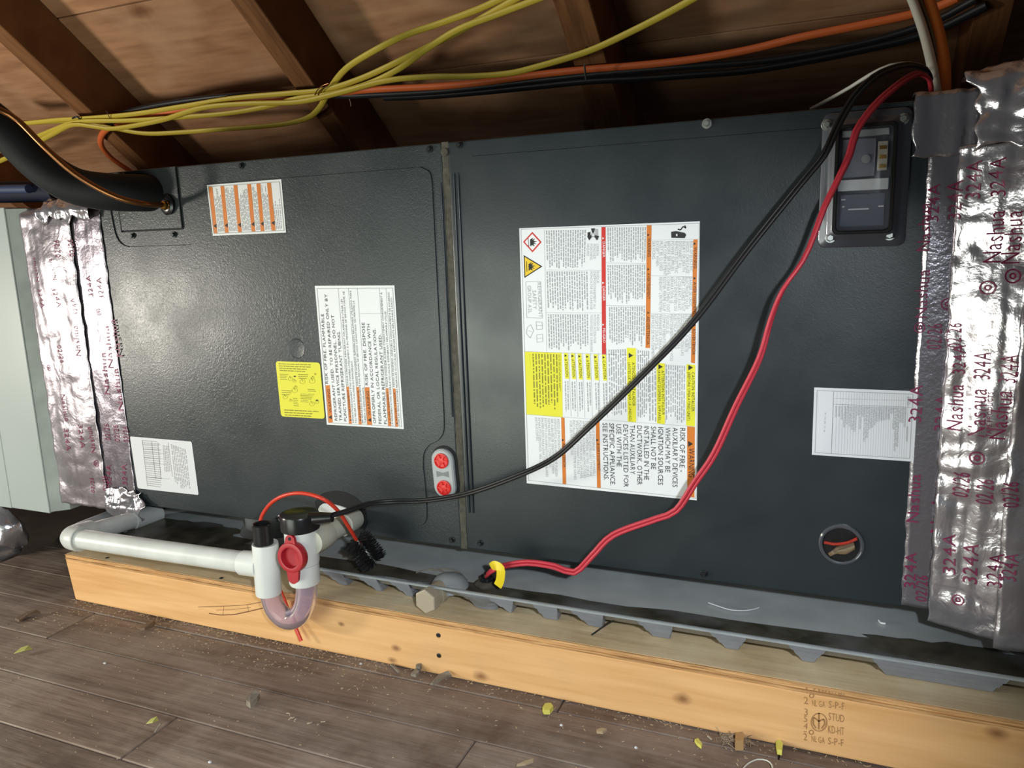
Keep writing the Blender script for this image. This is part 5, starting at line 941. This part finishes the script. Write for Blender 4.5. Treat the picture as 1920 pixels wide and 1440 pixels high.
mb = MB(); mb.tube(smooth_path([at(x, y, 2, PZF+.0022) for x, y in ((1328, 1130), (1345, 1136), (1368, 1143), (1390, 1145), (1410, 1143), (1423, 1139))], .004), .0007, 6); build('string', mb, M_PAPERG, loc=tuple(at(1368, 1143, 2, PZF)), label='white string lying in the drain pan', cat='string')
mb = MB(); mb.tube(smooth_path([at(x, y, 2, PZF+.002) for x, y in ((1647, 1163), (1652, 1168), (1660, 1169))], .002), .0012, 6); build('paper_shred', mb, M_PAPER, loc=tuple(at(1652, 1168, 2, PZF)), label='tiny white shred in the pan near the right foil', cat='scrap')
# fibre tuft and tan foam block at the foot of the stud
c0 = onfl(1376, 1388); mb = MB()
for k in range(90):
    a = R.uniform(0, 6.28); e0 = R.uniform(.1, 1.3); l = R.uniform(.006, .018); s = c0+Vector((R.uniform(-.014, .014), R.uniform(-.006, .006), .001)); d = Vector((math.cos(a)*math.cos(e0), -abs(math.sin(a))*math.cos(e0), math.sin(e0)))
    mb.tube([s, s+d*l*.5+Vector((R.uniform(-.003, .003), 0, 0)), s+d*l+Vector((R.uniform(-.006, .006), 0, -.003))], .00035, 3)
build('fibre_tuft', mb, mat('tan_fibre', (.36, .28, .20), .9), loc=tuple(c0), label='tuft of tan fibres at the foot of the stud', cat='fibre', fix=False)
chip('foam_block', [(1378, 1408), (1378, 1392), (1393, 1390), (1396, 1398), (1394, 1408)], .0005, .012, mat('tan_foam', (.42, .25, .11), .9, bump=.4, bscale=250), 'tan foam crumb under the fibre tuft', 'scrap')
# sawdust along the stud: nobody could count it
mb = MB()
for k in range(2600):
    t = R.random(); x = LX0+(1.2-LX0)*t; near = R.random()**2.2
    heavy = 1 if x < -.05 else .35
    if R.random() > heavy: continue
    y = -.102-near*.075; l = R.uniform(.0005, .0021); a = R.uniform(0, 3.14); h_ = R.uniform(.0004, .0014)+(1-near)*.0015*R.random()
    d = Vector((math.cos(a), math.sin(a), R.uniform(-.1, .25)))*l; s_ = Vector((-math.sin(a), math.cos(a), 0))*l*.3; p = Vector((x, y, FZ+.0008+h_))
    mb.add([p-d-s_, p+d-s_, p+d+s_, p-d+s_, p+Vector((0, 0, l*.35))], [(0, 1, 4), (1, 2, 4), (2, 3, 4), (3, 0, 4), (0, 3, 2, 1)])
for k in range(500):
    p = Vector((R.uniform(-.8, .5), R.uniform(-.46, -.17), FZ+.0009)); l = R.uniform(.0005, .0016); a = R.uniform(0, 3.14); d = Vector((math.cos(a), math.sin(a), 0))*l; s_ = Vector((-math.sin(a), math.cos(a), 0))*l*.4
    mb.add([p-d-s_, p+d-s_, p+d+s_, p-d+s_, p+Vector((0, 0, l*.5))], [(0, 1, 4), (1, 2, 4), (2, 3, 4), (3, 0, 4), (0, 3, 2, 1)])
tag(build('sawdust', mb, mat('sawdust', (.40, .30, .20), .9, var=.3, vscale=300), loc=(0, -.13, FZ), fix=False), 'sawdust and wood crumbs strewn on the floor before the stud', 'sawdust', kind='stuff')
